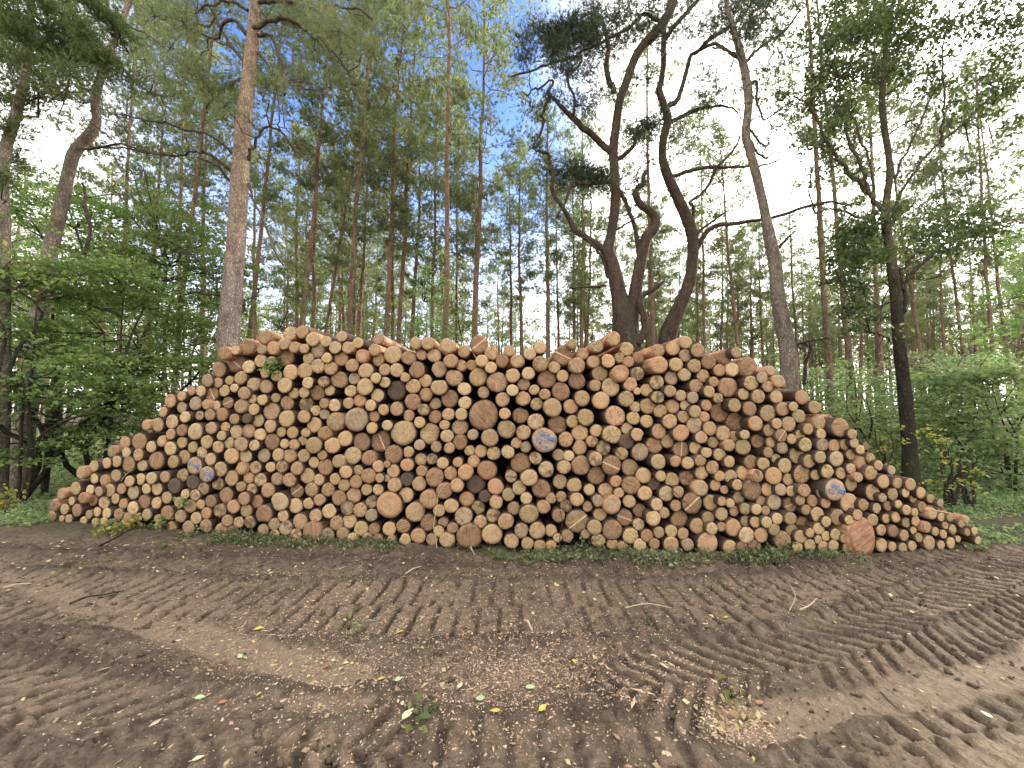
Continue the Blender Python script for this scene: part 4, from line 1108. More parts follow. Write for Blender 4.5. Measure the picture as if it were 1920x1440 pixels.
for pr, nm, m_, ms in ((root, 'trunk', [M['hero_bark'], M['limb_bark']], tb), (root, 'crown', M['pine_needles'], cb)):
    o = ms.obj(nm, m_, smooth=(nm == 'trunk')); o.parent = pr; o.matrix_parent_inverse = Matrix.Translation(-Vector(pr.location))
tag(root, 'big grey-barked pine with bare crooked boughs rising behind the left end of the woodpile', 'tree')

def big_tree(name, label, stems, branches, cls, Y, bark, leafm, seed, kind='needle', seg=14, extra_twigs=5, twl=0.7, cdepth=1.0, limb=0, slim=1.0, **kw):
    rng = RS(seed)
    p0, r0 = path3(stems[0], Y, slim); p0, r0 = to_ground(p0, r0)
    base = Vector((p0[0][0], p0[0][1], 0))
    root = empty(name, base)
    tb, cb = MB(), MB(); skel = []
    for k, s in enumerate(stems):
        p, r_ = path3(s, Y, slim)
        if k == 0 or p[0][2] < 2.3: p, r_ = to_ground(p, r_, 1.05 if k else 1.15)
        tube(tb, p, r_, seg, jit=0.03, rng=rng); skel += [v for v in p if v[2] > 2.2]
    for b_ in branches:
        p, r_ = path3(b_, Y); p = p + np.cumsum(rng.normal(0, 0.02, p.shape), 0) * np.array([0.2, 1.2, 0.2])
        tube(tb, p, r_, 7, limb); skel += list(p[3:])
        for k in range(extra_twigs):
            s = p[rng.randint(len(p) // 3, len(p))]; e = s + (rand_unit(rng, 1)[0]) * rng.uniform(0.2, twl) * np.array([1, .7, 1])
            tube(tb, twig_path(s, e, rng, 0.1, 5), np.linspace(0.010, 0.003, 5), 3, limb, cap=False)
    cl = []
    for x, y, r_, d_ in cls:
        Yc = Y + rng.uniform(-cdepth, cdepth); cl.append((P(x, y, Yc), r_ * pxm(x, y, Yc), d_))
    if cl: clusters(tb, cb, skel, cl, rng, kind, mat_t=limb, **kw)
    inv = Matrix.Translation(-base)
    o = tb.obj('trunk', [bark, M['limb_bark']], smooth=True); o.parent = root; o.matrix_parent_inverse = inv
    if cb.nv:
        o = cb.obj('crown', leafm); o.parent = root; o.matrix_parent_inverse = inv
    tag(root, label, 'tree')
    return root

TY = 10.2
big_tree('pine_tree', 'dark twisted twin-stemmed pine with contorted boughs behind the middle of the woodpile',
 [[(1178, 690, 62), (1176, 640, 60), (1170, 600, 50), (1160, 550, 36), (1150, 500, 30), (1140, 470, 27), (1146, 440, 22), (1152, 400, 22), (1154, 360, 21), (1152, 320, 21), (1150, 280, 21), (1156, 230, 20), (1162, 190, 19), (1176, 150, 19), (1190, 110, 19), (1206, 85, 20), (1235, 55, 22), (1258, 15, 20), (1270, -40, 15), (1275, -150, 10)],
  [(1180, 620, 42), (1186, 580, 32), (1194, 530, 28), (1204, 480, 26), (1212, 445, 25), (1226, 430, 22), (1229, 410, 21), (1218, 395, 18), (1202, 385, 16), (1192, 365, 15), (1196, 352, 13), (1206, 345, 12), (1207, 330, 10), (1215, 318, 7)]],
 [[(1140, 478, 14), (1118, 455, 12), (1095, 440, 12), (1078, 425, 11), (1065, 400, 9), (1048, 378, 8), (1036, 358, 8), (1038, 335, 8), (1032, 310, 6), (1028, 293, 6), (1008, 287, 4), (1000, 275, 3)],
  [(1146, 285, 14), (1135, 270, 13), (1115, 250, 12), (1095, 235, 11), (1075, 215, 10), (1055, 197, 8), (1040, 180, 6), (1030, 165, 6), (1040, 145, 5), (1035, 137, 4), (1015, 150, 4), (1000, 153, 3), (992, 165, 3), (980, 160, 2)],
  [(1152, 175, 11), (1140, 150, 11), (1135, 125, 10), (1137, 90, 8), (1130, 60, 7), (1124, 35, 6), (1105, 22, 4), (1090, 17, 3)],
  [(1076, 215, 6), (1078, 180, 5), (1068, 155, 5), (1067, 130, 6), (1085, 120, 5), (1093, 108, 6), (1085, 100, 6), (1062, 104, 6), (1040, 112, 4), (1000, 125, 4), (960, 135, 3)],
  [(1032, 175, 5), (1022, 195, 5), (1015, 215, 4), (1010, 222, 4), (1016, 230, 4), (1010, 255, 5), (1003, 270, 3)],
  [(1240, 40, 8), (1205, 30, 6), (1180, 55, 6), (1140, 75, 6), (1110, 95, 5), (1080, 110, 4)],
  [(1155, 300, 9), (1170, 290, 9), (1190, 270, 8), (1195, 245, 8), (1215, 235, 7), (1230, 220, 4)],
  [(1200, 480, 12, .1), (1192, 440, 9), (1180, 400, 8), (1170, 375, 8), (1160, 350, 7), (1158, 320, 5)],
  [(1195, 645, 16, -.3), (1210, 620, 15, -.3), (1208, 595, 14, -.3), (1200, 570, 13, -.3), (1204, 555, 11, -.3), (1220, 545, 10, -.3), (1240, 530, 4, -.3)],
  [(1140, 520, 6), (1132, 490, 6), (1118, 470, 5), (1100, 450, 4), (1090, 440, 4)],
  [(1135, 535, 5), (1110, 539, 5), (1066, 540, 3)],
  [(1165, 610, 3), (1150, 609, 3), (1140, 609, 2)],
  [(1148, 340, 10), (1120, 345, 8), (1090, 350, 7), (1070, 345, 6), (1055, 385, 5), (1040, 410, 3)],
  [(1155, 430, 5), (1175, 420, 4), (1200, 405, 3)]],
 [(1085, 66, 36, 1.1), (1050, 62, 36, 1.1), (1070, 92, 32, 1.0), (1105, 85, 34, .9), (1035, 90, 34, .9), (1065, 45, 30, .8), (1110, 60, 26, 1.2), (1030, 80, 32, 1.2), (990, 110, 34, .6), (1120, 60, 34, .6), (1150, 40, 40, .6), (1170, 20, 45, .6), (1190, 60, 30, .3), (1100, 140, 35, .5), (1130, 165, 40, .35), (1080, 190, 40, .4), (1110, 200, 40, .3),
  (1030, 190, 30, .4), (1000, 200, 30, .3), (1090, 330, 35, 1.1), (1120, 335, 34, 1.1), (1145, 345, 30, .9), (1065, 322, 30, .9), (1050, 345, 26, .6), (1030, 320, 30, .5), (1010, 270, 25, .5), (1215, 240, 28, 1.0), (1235, 225, 25, .8), (1200, 260, 25, .7), (1160, 80, 40, .5), (1200, 150, 40, .35), (1010, 60, 34, .7), (980, 80, 26, .5), (1140, 110, 34, .6), (1060, 130, 34, .7), (1120, 15, 40, .7), (1220, 20, 40, .6), (1180, 250, 25, .5), (1210, 300, 30, .35), (1195, 340, 26, .5), (1270, 60, 50, .35)],
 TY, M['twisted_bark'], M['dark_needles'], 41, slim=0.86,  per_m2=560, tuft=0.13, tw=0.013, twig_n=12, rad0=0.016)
big_tree('pine_tree', 'sickle-curved dark pine stem with spreading upper boughs, right of the twisted twin-stemmed pine',
 [[(1252, 690, 44), (1252, 640, 42), (1258, 610, 36), (1276, 570, 30), (1292, 530, 27), (1298, 490, 25), (1300, 460, 25), (1296, 430, 26), (1284, 400, 25), (1268, 365, 23), (1252, 330, 22), (1242, 295, 18), (1244, 260, 18), (1252, 225, 18), (1244, 195, 16), (1236, 170, 15), (1240, 150, 13), (1244, 120, 12), (1244, 85, 12), (1246, 50, 9), (1254, 0, 7), (1260, -80, 5)]],
 [[(1305, 470, 13), (1315, 450, 11), (1325, 435, 10), (1345, 425, 10), (1375, 420, 9), (1410, 415, 8), (1440, 410, 8), (1480, 398, 7), (1520, 385, 7), (1560, 378, 6), (1600, 383, 4)],
  [(1302, 450, 8), (1315, 430, 6), (1335, 415, 5), (1355, 400, 4), (1368, 392, 3)],
  [(1300, 425, 6), (1298, 395, 6), (1292, 380, 6), (1310, 368, 6), (1330, 345, 6), (1345, 315, 6), (1360, 300, 6), (1380, 275, 5), (1390, 250, 3)],
  [(1250, 330, 9), (1270, 328, 8), (1300, 318, 8), (1330, 310, 7), (1370, 307, 6), (1410, 302, 5), (1450, 295, 4), (1480, 280, 3)],
  [(1252, 200, 11), (1268, 190, 10), (1278, 165, 9), (1285, 140, 9), (1296, 105, 8), (1312, 97, 8), (1330, 78, 8), (1360, 60, 8), (1385, 40, 7), (1410, 5, 6), (1430, -40, 4)],
  [(1312, 96, 7), (1345, 87, 6), (1365, 98, 5), (1385, 112, 4)],
  [(1258, 228, 9), (1285, 215, 8), (1310, 205, 7), (1335, 200, 6), (1365, 203, 4), (1385, 215, 3)],
  [(1248, 75, 9), (1262, 55, 9), (1285, 30, 8), (1310, 0, 8), (1330, -40, 5)]],
 [(1330, 140, 50, .25), (1350, 170, 50, .3), (1320, 190, 40, .3), (1300, 60, 45, .3), (1340, 30, 50, .4), (1380, 20, 50, .5), (1420, 10, 45, .5), (1400, 70, 40, .35), (1290, 10, 45, .4), (1320, 240, 35, .2), (1280, 250, 35, .2)],
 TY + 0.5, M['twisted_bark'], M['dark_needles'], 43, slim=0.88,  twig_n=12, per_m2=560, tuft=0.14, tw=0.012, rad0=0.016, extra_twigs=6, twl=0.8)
big_tree('pine_tree', 'bent grey-brown pine leaning left behind the right shoulder of the woodpile',
 [[(1478, 760, 42), (1480, 700, 40), (1476, 650, 36), (1466, 600, 34), (1458, 550, 31), (1454, 500, 28), (1444, 450, 27), (1436, 410, 22), (1428, 370, 20), (1416, 320, 20), (1405, 280, 18), (1398, 250, 19), (1402, 215, 18), (1403, 180, 18), (1396, 130, 18), (1388, 100, 17), (1380, 70, 14), (1368, 30, 12), (1362, 0, 10), (1355, -100, 7)]],
 [[(1458, 465, 8), (1472, 450, 6), (1490, 436, 4), (1495, 432, 3)],
  [(1402, 260, 6), (1430, 300, 4), (1445, 290, 3), (1480, 285, 2)],
  [(1400, 160, 6), (1420, 155, 6), (1425, 180, 5), (1440, 215, 4), (1460, 205, 3)],
  [(1400, 115, 7), (1420, 95, 6), (1450, 75, 6), (1480, 50, 5), (1500, 20, 4)],
  [(1388, 108, 7), (1360, 92, 5), (1340, 85, 4)], [(1398, 240, 6), (1420, 265, 4), (1440, 270, 3)],
  [(1492, 690, 6, .6), (1496, 650, 6, .6), (1508, 642, 6, .6), (1520, 638, 5, .6), (1555, 632, 4, .6)],
  [(1505, 720, 8, .8), (1510, 680, 7, .8), (1518, 655, 6, .8), (1510, 648, 6, .8), (1498, 640, 4, .8)],
  [(1385, 60, 6), (1400, 40, 5), (1430, 20, 4), (1450, 0, 3)]],
 [(1430, 190, 40, .35), (1450, 240, 40, .35), (1470, 200, 40, .3), (1430, 130, 40, .4), (1420, 60, 45, .5), (1460, 40, 50, .5), (1370, 50, 40, .4), (1480, 110, 45, .35), (1410, 20, 45, .5), (1440, 270, 35, .3), (1390, -20, 50, .6)],
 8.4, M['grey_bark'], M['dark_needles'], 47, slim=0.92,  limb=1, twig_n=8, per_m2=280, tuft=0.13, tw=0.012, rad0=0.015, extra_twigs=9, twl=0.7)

# --- oak on the right
OY = 7.6
oc = [(1560, 80, 45, 1), (1600, 60, 50, 1.1), (1650, 50, 50, 1.2), (1690, 70, 50, 1.2), (1540, 130, 42, .9), (1590, 140, 48, 1.1), (1640, 130, 45, 1), (1680, 140, 42, 1), (1520, 190, 35, .7), (1560, 200, 42, .9), (1600, 210, 45, .9), (1550, 260, 36, .6), (1590, 270, 36, .55), (1520, 250, 30, .5), (1640, 20, 50, 1.2), (1560, 20, 50, .9), (1700, 20, 50, 1.1), (1520, 60, 40, .6),
      (1740, 60, 45, .8), (1780, 40, 45, .9), (1760, 110, 40, .6), (1730, 160, 35, .5), (1765, 160, 35, .45), (1790, 190, 35, .45), (1850, 30, 50, .9), (1900, 40, 50, .9), (1890, 100, 50, .8), (1850, 140, 40, .5), (1900, 160, 50, .7), (1840, 220, 35, .5), (1890, 230, 40, .4), (1900, 280, 30, .25),
      (1560, 300, 32, .4), (1610, 320, 28, .3), (1540, 330, 26, .3), (1600, 440, 42, 1.5), (1580, 470, 40, 1.5), (1620, 480, 40, 1.5), (1570, 520, 35, 1.2), (1610, 540, 36, 1.4), (1590, 580, 30, 1.2), (1630, 600, 28, 1.), (1560, 490, 32, 1), (1600, 500, 34, 1.2), (1620, 570, 24, 1), (1595, 620, 20, .7), (1570, 430, 36, .6), (1640, 430, 40, .8), (1660, 480, 34, .6), (1640, 400, 34, .5), (1590, 400, 30, .35), (1680, 395, 34, .5),
      (1720, 440, 40, .7), (1760, 430, 42, .8), (1800, 420, 42, .8), (1840, 400, 42, .7), (1780, 470, 36, .7), (1830, 450, 36, .6), (1720, 480, 30, .4), (1740, 400, 34, .4), (1870, 420, 40, .6), (1850, 480, 34, .5), (1680, 330, 24, .25), (1720, 520, 26, .25)]
big_tree('oak_tree', 'dark-trunked leafy oak with forking boughs standing past the right end of the woodpile',
 [[(1707, 900, 38), (1706, 850, 32), (1702, 800, 31), (1697, 740, 29), (1690, 680, 27), (1684, 620, 25), (1680, 560, 24), (1672, 500, 21), (1665, 450, 20), (1660, 410, 19), (1663, 370, 16), (1668, 330, 15), (1666, 290, 14), (1658, 240, 14), (1654, 190, 13), (1656, 150, 12), (1662, 90, 9), (1672, 30, 7), (1680, -40, 4)]],
 [[(1688, 590, 12), (1697, 560, 12), (1703, 530, 10), (1716, 505, 9), (1735, 485, 8), (1755, 465, 7), (1785, 450, 6), (1820, 435, 5), (1860, 420, 4), (1900, 405, 3)],
  [(1694, 545, 8), (1694, 510, 7), (1688, 500, 6), (1676, 488, 5), (1660, 475, 4), (1630, 470, 4), (1600, 478, 3)],
  [(1695, 505, 6), (1702, 488, 5), (1715, 478, 3)],
  [(1656, 395, 13), (1638, 370, 12), (1620, 345, 11), (1595, 320, 10), (1575, 300, 8), (1555, 270, 7), (1543, 245, 6), (1530, 215, 6), (1510, 200, 4), (1480, 185, 3)],
  [(1632, 365, 9), (1625, 330, 8), (1612, 290, 8), (1600, 255, 7), (1585, 215, 6), (1572, 190, 5), (1565, 150, 4)],
  [(1642, 375, 7), (1640, 320, 6), (1635, 270, 5), (1622, 235, 5), (1600, 195, 4)],
  [(1664, 430, 10), (1682, 415, 9), (1692, 385, 8), (1705, 360, 8), (1725, 330, 7), (1745, 300, 7), (1765, 280, 7), (1790, 255, 6), (1820, 230, 6), (1860, 190, 5), (1900, 150, 4)],
  [(1768, 275, 7), (1772, 240, 6), (1778, 190, 5), (1785, 140, 5), (1775, 80, 4), (1770, 30, 3)],
  [(1680, 335, 6), (1690, 300, 6), (1715, 250, 5), (1740, 205, 5), (1765, 160, 4), (1790, 110, 3)],
  [(1664, 420, 8), (1645, 410, 7), (1610, 398, 6), (1570, 385, 5), (1540, 392, 4)],
  [(1670, 640, 5), (1650, 628, 4), (1630, 622, 3)], [(1678, 560, 5), (1655, 570, 4), (1640, 580, 3)],
  [(1668, 250, 5), (1690, 235, 4), (1710, 225, 3)]],
 oc, OY, M['oak_bark'], M['oak_leaves'], 53, kind='leaf', leaf=0.088, per_m2=520, flat=0.3, rad0=0.014, cdepth=1.3, extra_twigs=6, twig_n=8)

# --- leaning grey-green pine and edge trees on the left
big_tree('pine_tree', 'pale pine leaning right with a hooked low bough behind the left leafy trees',
 [[(78, 560, 36), (92, 480, 34), (104, 430, 32), (118, 375, 28), (128, 325, 27), (138, 290, 27), (152, 270, 26), (172, 248, 24), (181, 225, 20), (178, 195, 18), (184, 160, 18), (196, 125, 16), (208, 90, 15), (220, 60, 14), (236, 20, 12), (246, -20, 10), (260, -120, 6)]],
 [[(98, 492, 10), (120, 492, 10), (140, 480, 9), (152, 460, 9), (154, 430, 8), (150, 400, 8), (148, 370, 7), (146, 340, 6)],
  [(158, 278, 7), (185, 272, 6), (230, 270, 5), (290, 285, 4), (330, 290, 3)],
  [(205, 95, 5), (240, 140, 4), (290, 180, 3)], [(182, 180, 4), (150, 190, 4), (120, 170, 3)], [(225, 45, 5), (270, 60, 4), (310, 90, 3)]],
 [(240, 60, 50, .3), (270, 110, 50, .25), (290, 30, 55, .3), (230, 140, 45, .25), (160, 140, 50, .5), (130, 90, 50, .6), (200, 20, 50, .5), (260, 180, 45, .2), (310, 130, 45, .2), (120, 190, 45, .5)],
 8.6, M['grey_bark'], M['pine_needles'], 59, limb=1, per_m2=150, tuft=0.15, tw=0.013, rad0=0.016)
rng = RS(61)
sc_ = []
for x, y in [(20, 20), (70, 10), (120, 20), (40, 60), (95, 55), (150, 60), (15, 100), (60, 100), (110, 95), (160, 90), (190, 110), (30, 150), (80, 140), (15, 190), (130, 140), (205, 130), (10, 240), (60, 190), (100, 170), (15, 330), (30, 60), (180, 20), (215, 40), (8, 290)]:
    sc_.append((x, y, rng.uniform(34, 46), 1.2 if y < 130 else 0.75))
big_tree('spruce_tree', 'grey-trunked conifer with dark drooping sprays at the top left edge',
 [[(2, 700, 42), (4, 560, 34), (6, 470, 30), (8, 410, 27), (4, 340, 25), (12, 275, 25), (24, 235, 24), (36, 190, 22), (46, 150, 20), (52, 100, 18), (56, 40, 15), (60, -40, 11), (64, -150, 6)]],
 [[(48, 120, 7), (90, 85, 5), (150, 90, 4), (210, 115, 3)], [(52, 60, 7), (110, 40, 5), (180, 60, 4), (230, 90, 3)], [(30, 200, 5), (70, 180, 4), (120, 190, 3)]],
 sc_, 7.2, M['grey_bark'], M['spruce_needles'], 61, limb=1, twig_n=9, per_m2=700, tuft=0.10, tw=0.014, rad0=0.016, spr=0.55)

# --- leafy trees and bushes
def leafy(name, label, base, H, clus, bark, leafm, seed, leaf=0.075, n_stem=3, per=260, flat=0.75, group=None, r0=0.05, cat='tree', crown_name='crown', lean=0.15):
    """base: world x,y; clus rows: (dx, dy, z, radius, density) relative to the base"""
    rng = RS(seed)
    z0 = float(gz(base[0], base[1])[0])
    root = empty(name, (base[0], base[1], z0))
    tb, cb = MB(), MB(); skel = []
    for k in range(n_stem):
        a = np.array([rng.uniform(-.1, .1), rng.uniform(-.1, .1), -0.05])
        b = np.array([rng.uniform(-lean, lean) * H, rng.uniform(-lean, lean) * H, H * rng.uniform(0.7, 0.95)])
        p = smooth_path(np.concatenate([twig_path(a, b, rng, 0.0, 5)]), per=3)
        tube(tb, p, np.linspace(r0, r0 * 0.2, len(p)), 7)
        skel += list(p[2:])
    skel = np.array(skel)
    for k in range(int(H * 1.5)):   # upright sprays breaking the outline
        dx, dy, z, R, dens = clus[rng.randint(len(clus))]
        clus = clus + [(dx * 0.8, dy * 0.8, H * rng.uniform(0.85, 1.22), rng.uniform(0.16, 0.3), 0.8)]
    for dx, dy, z, R, dens in clus:
        c = np.array([dx, dy, z])
        low = skel[skel[:, 2] < z + 0.1]
        if len(low) == 0: low = skel[:3]
        a = low[np.argmin(np.linalg.norm(low - c, axis=1))]
        p = twig_path(a, c, rng, -0.06, 5)
        tube(tb, p, np.linspace(max(0.006, r0 * 0.3), 0.005, 5), 4, cap=False)
        n = int(per * dens * R * R * 3.1)
        # flat sprays: discs of leaves with an upturned rim
        ns = max(2, int(2 + R * 3 + rng.rand() * 2))
        for s in range(ns):
            sc = c + rng.normal(0, 0.48 * R, 3) * np.array([1, 1, 0.6])
            m_ = max(4, n // ns)
            ra = np.sqrt(rng.rand(m_)) * R * rng.uniform(0.45, 1.1); th = rng.uniform(0, 6.28, m_)
            tilt = rng.normal(0, 0.25, 2)
            dxy = np.stack([ra * np.cos(th), ra * np.sin(th)], -1)
            zz = dxy @ tilt - 0.12 * ra * ra / max(R, .1) + rng.normal(0, 0.035, m_)
            leaves(cb, np.column_stack([sc[0] + dxy[:, 0], sc[1] + dxy[:, 1], sc[2] + zz]), rng, leaf, flat)
    o = tb.obj('trunk', bark, parent=root, smooth=True)
    o = cb.obj(crown_name, leafm, parent=root)
    tag(root, label, cat, group)
    return root
def dome(rng, H, W, D, zlo, n, R=(0.35, 0.6), dens=(0.6, 1.1), top=1.0):
    out = []
    for k in range(n):
        z = rng.uniform(zlo, H); f = (z - zlo) / (H - zlo + 1e-6)
        rad = math.sqrt(max(0.05, 1 - (f * top) ** 2)) * math.sqrt(rng.uniform(0.25, 1)); a = rng.uniform(0, 6.28)
        out.append((rad * W * math.cos(a), rad * D * math.sin(a), z, rng.uniform(*R), rng.uniform(*dens)))
    return out
def base_at(px, Y): 
    p = P(px, 800, Y); return (p[0], Y)
rng = RS(71)
LT = 'leafy trees left of the woodpile'
for px, Y, H, W, D, zlo, n, lab, seed in [
 (60, 7.2, 4.6, 1.5, 1.2, 0.7, 40, 'yellow-green leafy young tree at the left edge of the photo'),
 (200, 8.0, 4.7, 1.9, 1.3, 0.7, 52, 'mid green leafy young tree with low branches left of the pile slope'),
 (330, 9.0, 4.0, 1.7, 1.3, 0.5, 44, 'fresh green hazel-like tree whose leaves reach the left slope of the pile'),
][:0] + [(60, 7.2, 4.5, 1.5, 1.2, 0.8, 38, 'yellow-green leafy young tree at the left edge of the photo', 1),
 (195, 8.2, 4.8, 1.9, 1.3, 0.9, 50, 'mid green leafy young tree with low branches left of the pile slope', 2),
 (335, 9.4, 4.1, 1.8, 1.3, 0.5, 46, 'fresh green bushy tree whose leaves reach the left slope of the pile', 3)]:
    leafy('beech_tree', lab, base_at(px, Y), H, dome(RS(80 + seed), H, W, D, zlo, n), M['oak_bark'], M['beech_leaves'], 90 + seed, 0.095, 3, 360, 0.5, LT, 0.055)
for px, Y, H, W, zlo, n, lab, seed in [
 (120, 11.5, 8.6, 2.8, 3.6, 46, 'taller dark green beech with leaves above the left leafy trees, nearer the edge', 1),
 (285, 11.8, 8.2, 2.6, 3.2, 50, 'tall dark green beech just left of the big grey pine', 2)]:
    leafy('beech_tree', lab, base_at(px, Y), H, dome(RS(180 + seed), H, W, 1.8, zlo, n, (0.5, 0.85), (0.5, 1.0)), M['oak_bark'], M['beech_leaves'], 190 + seed, 0.11, 2, 240, 0.5, LT, 0.10, lean=0.08)
# thin dark saplings and the arched bough under the left trees
def sapling(label, rows, Y, bark):
    p, r_ = path3(rows, Y); p, r_ = to_ground(p, r_, 1.0)
    mb_ = MB(); tube(mb_, p, r_, 7)
    rg = RS(int(rows[0][0]))
    for k in range(8):
        s = p[rg.randint(len(p) // 3, len(p))]; e = s + rand_unit(rg, 1)[0] * rg.uniform(0.2, 0.7)
        tube(mb_, twig_path(s, e, rg, 0.1, 4), np.linspace(0.008, 0.003, 4), 3, cap=False)
    o = mb_.obj('bare_sapling', bark, smooth=True)
    tag(o, label, 'sapling')
sapling('thin dark straight sapling stem under the left leafy trees', [(38, 870, 9), (40, 800, 8), (46, 740, 7), (40, 700, 4)], 7.0, M['twig'])
sapling('dark bough arching right from the ground under the left leafy trees', [(62, 860, 8), (75, 820, 9), (110, 795, 8), (150, 780, 7), (190, 775, 6), (230, 790, 3)], 6.9, M['twig'])
sapling('thicker dark crooked stem behind the arched bough at left', [(92, 840, 17), (100, 790, 16), (108, 740, 14), (104, 690, 12), (95, 640, 9), (100, 580, 6)], 7.9, M['twig'])

RB = 'bushes right of the woodpile'
for px, Y, H, W, D, zlo, n, lm, lab, seed in [
 (1610, 9.5, 2.5, 1.3, 1.0, 0.3, 30, 'shrub_leaves', 'pale green bush between the woodpile slope and the dark oak, farther left', 1),
 (1790, 8.6, 2.6, 1.6, 1.2, 0.3, 44, 'shrub_leaves', 'broad bluish green bush right behind the dark oak trunk', 2),
 (1890, 7.8, 2.5, 1.4, 1.1, 0.25, 40, 'shrub_leaves', 'dense green bush at the right edge of the photo', 3),
 (1740, 11.0, 3.0, 1.8, 1.4, 0.4, 36, 'shrub_leaves', 'farther light green bush seen just right of the oak trunk', 4),
 (1650, 12.5, 2.7, 2.0, 1.4, 0.4, 36, 'shrub_leaves', 'farther light green bush seen just left of the oak trunk', 5),
 (1870, 11.5, 3.1, 2.2, 1.5, 0.4, 44, 'shrub_leaves', 'farther green bush behind the one at the right edge', 6),
 (1530, 12.0, 2.9, 1.6, 1.2, 0.4, 30, 'shrub_leaves', 'green bush behind the bent pine at the right shoulder of the pile', 7),
 (1765, 6.4, 1.15, 0.42, 0.35, 0.15, 10, 'yellow_leaves', 'thin bush with yellow autumn leaves beside the oak foot', 8),
 (1655, 7.6, 1.3, 0.4, 0.35, 0.5, 7, 'yellow_leaves', 'small yellow-green sprig bush left of the oak foot', 9),
 (1800, 6.6, 0.9, 0.55, 0.4, 0.1, 10, 'shrub_leaves', 'low thin sapling bush right of the yellow autumn bush', 10),
]:
    leafy('bush', lab, base_at(px, Y), H, dome(RS(280 + seed), H, W, D, zlo, n, (0.25, 0.75) if H > 1.5 else (0.12, 0.24), (0.3, 1.1), 1.0), M['twig'], M[lm], 290 + seed, 0.105 if H > 1.5 else 0.07, 4, 210 if H > 1.5 else 260, 0.55, RB, 0.03, 'bush', 'foliage')
for px, Y, H, W, zlo, n, lab, seed in [
 (870, 11.5, 4.7, 0.9, 2.2, 17, 'green sapling with leaves just right of the tallest sunlit middle pine', 1),
 (805, 12.0, 6.0, 0.7, 3.0, 13, 'slim green sapling just left of the tallest sunlit middle pine', 2),
 (690, 11.5, 4.0, 1.4, 1.6, 22, 'leafy sapling above the log tops right of the thick orange pine', 3),
 (600, 12.5, 4.6, 1.6, 1.6, 24, 'pale leafy sapling above the top left logs', 4),
 (520, 12.0, 5.2, 1.3, 1.6, 22, 'green sapling close right of the big grey pine', 5),
 (770, 13.0, 4.3, 1.5, 1.6, 20, 'leafy sapling above the log tops under the close pair of pines', 6),
 (395, 12.5, 4.2, 1.2, 1.0, 20, 'light green sapling close left of the big grey pine', 7),
]:
    leafy('sapling', lab, base_at(px, Y), H, dome(RS(380 + seed), H, W, W * 0.8, zlo, n, (0.3, 0.5)), M['twig'], M['beech_leaves'], 390 + seed, 0.075, 2, 210, 0.6, 'saplings behind the woodpile', 0.03, 'sapling', lean=0.06)
# boughs of a tree outside the frame at right
big_tree('maple_tree', 'tree with yellow-green sprays reaching in from the right edge of the photo',
 [[(2090, 900, 40), (2080, 750, 36), (2070, 600, 30), (2060, 450, 25), (2060, 300, 18)]],
 [[(2070, 620, 9), (2000, 590, 7), (1920, 570, 6), (1860, 580, 4), (1820, 590, 3)], [(2064, 500, 9), (1990, 440, 7), (1920, 420, 5), (1860, 400, 3)], [(2070, 660, 7), (1980, 640, 5), (1900, 650, 4), (1840, 660, 3)]],
 [(1840, 570, 28, .5), (1870, 560, 32, .7), (1910, 550, 36, .8), (1830, 620, 26, .6), (1870, 620, 28, .7), (1910, 610, 30, .7), (1810, 600, 20, .4), (1850, 650, 24, .6), (1890, 660, 26, .6), (1915, 440, 36, .9), (1900, 480, 34, .8), (1915, 520, 34, .8), (1880, 400, 32, .5), (1915, 360, 34, .5), (1840, 540, 22, .4), (1960, 500, 50, .8), (1960, 600, 50, .8), (1700, 620, 18, .5), (1725, 600, 16, .4)],
 7.0, M['grey_bark'], M['beech_leaves'], 67, kind='leaf', leaf=0.09, per_m2=330, flat=0.4, rad0=0.012, cdepth=0.8)

# ------------------------------------------------------------------ plants, litter and small things on the ground
def blades(mb, pos, rng, h=0.12, w=0.007, lean=0.6):
    n = len(pos)
    H = h * rng.uniform(0.4, 1.3, n)[:, None]
    ld = np.column_stack([rng.normal(0, 1, (n, 2)), np.zeros(n)]) * lean * H * 0.6
    s = np.column_stack([rng.normal(0, 1, (n, 2)), np.zeros(n)]); s = unit(s) * w
    mid = pos + ld * 0.35 + np.array([0, 0, 1.0]) * H * 0.6
    tip = pos + ld + np.array([0, 0, 1.0]) * H * rng.uniform(0.7, 1.0, n)[:, None]
    V = np.stack([pos - s, pos + s, mid + s * 0.7, mid - s * 0.7, tip], 1).reshape(-1, 3)
    k = np.arange(n)[:, None] * 5
    mb.add(V, F3=k + np.array([[3, 2, 4]]), F4=k + np.array([[0, 1, 2, 3]]))
def on_ground(x, y, dz=0.0):
    return np.column_stack([x, y, gz(x, y) + dz])
rng = RS(5001)
# strip of weeds and grass along the foot of the pile
px = rng.uniform(200, 1850, 46000)
Yb = np.array([np.interp(px, np.linspace(60, 1900, 93), [face_Y(v) for v in np.linspace(60, 1900, 93)])])[0]
off = rng.beta(1.6, 2.6, len(px)) * 0.62 - 0.06
yy = Yb - off
xx = (px - 960) / FPX * (yy / CP) * 1.0
xx = np.array([P(a, 1010, b)[0] for a, b in zip(px, yy)])
den = vnoise(xx, yy, 0.5, 81) + 0.7 * vnoise(xx, yy, 0.16, 82) + 0.12 - 0.75 * np.maximum(off - 0.30, 0) / 0.3
den += np.where(px < 430, -0.22, 0) + np.where(px > 1480, -0.22, 0) + 0.22 * np.exp(-((px - 1110) / 60) ** 2) + 0.1 * np.exp(-((px - 880) / 90) ** 2)
keep = den > rng.uniform(-0.15, 0.45, len(px))
xx, yy, off = xx[keep], yy[keep], off[keep]
gmb = MB()
n1_ = len(xx) // 2
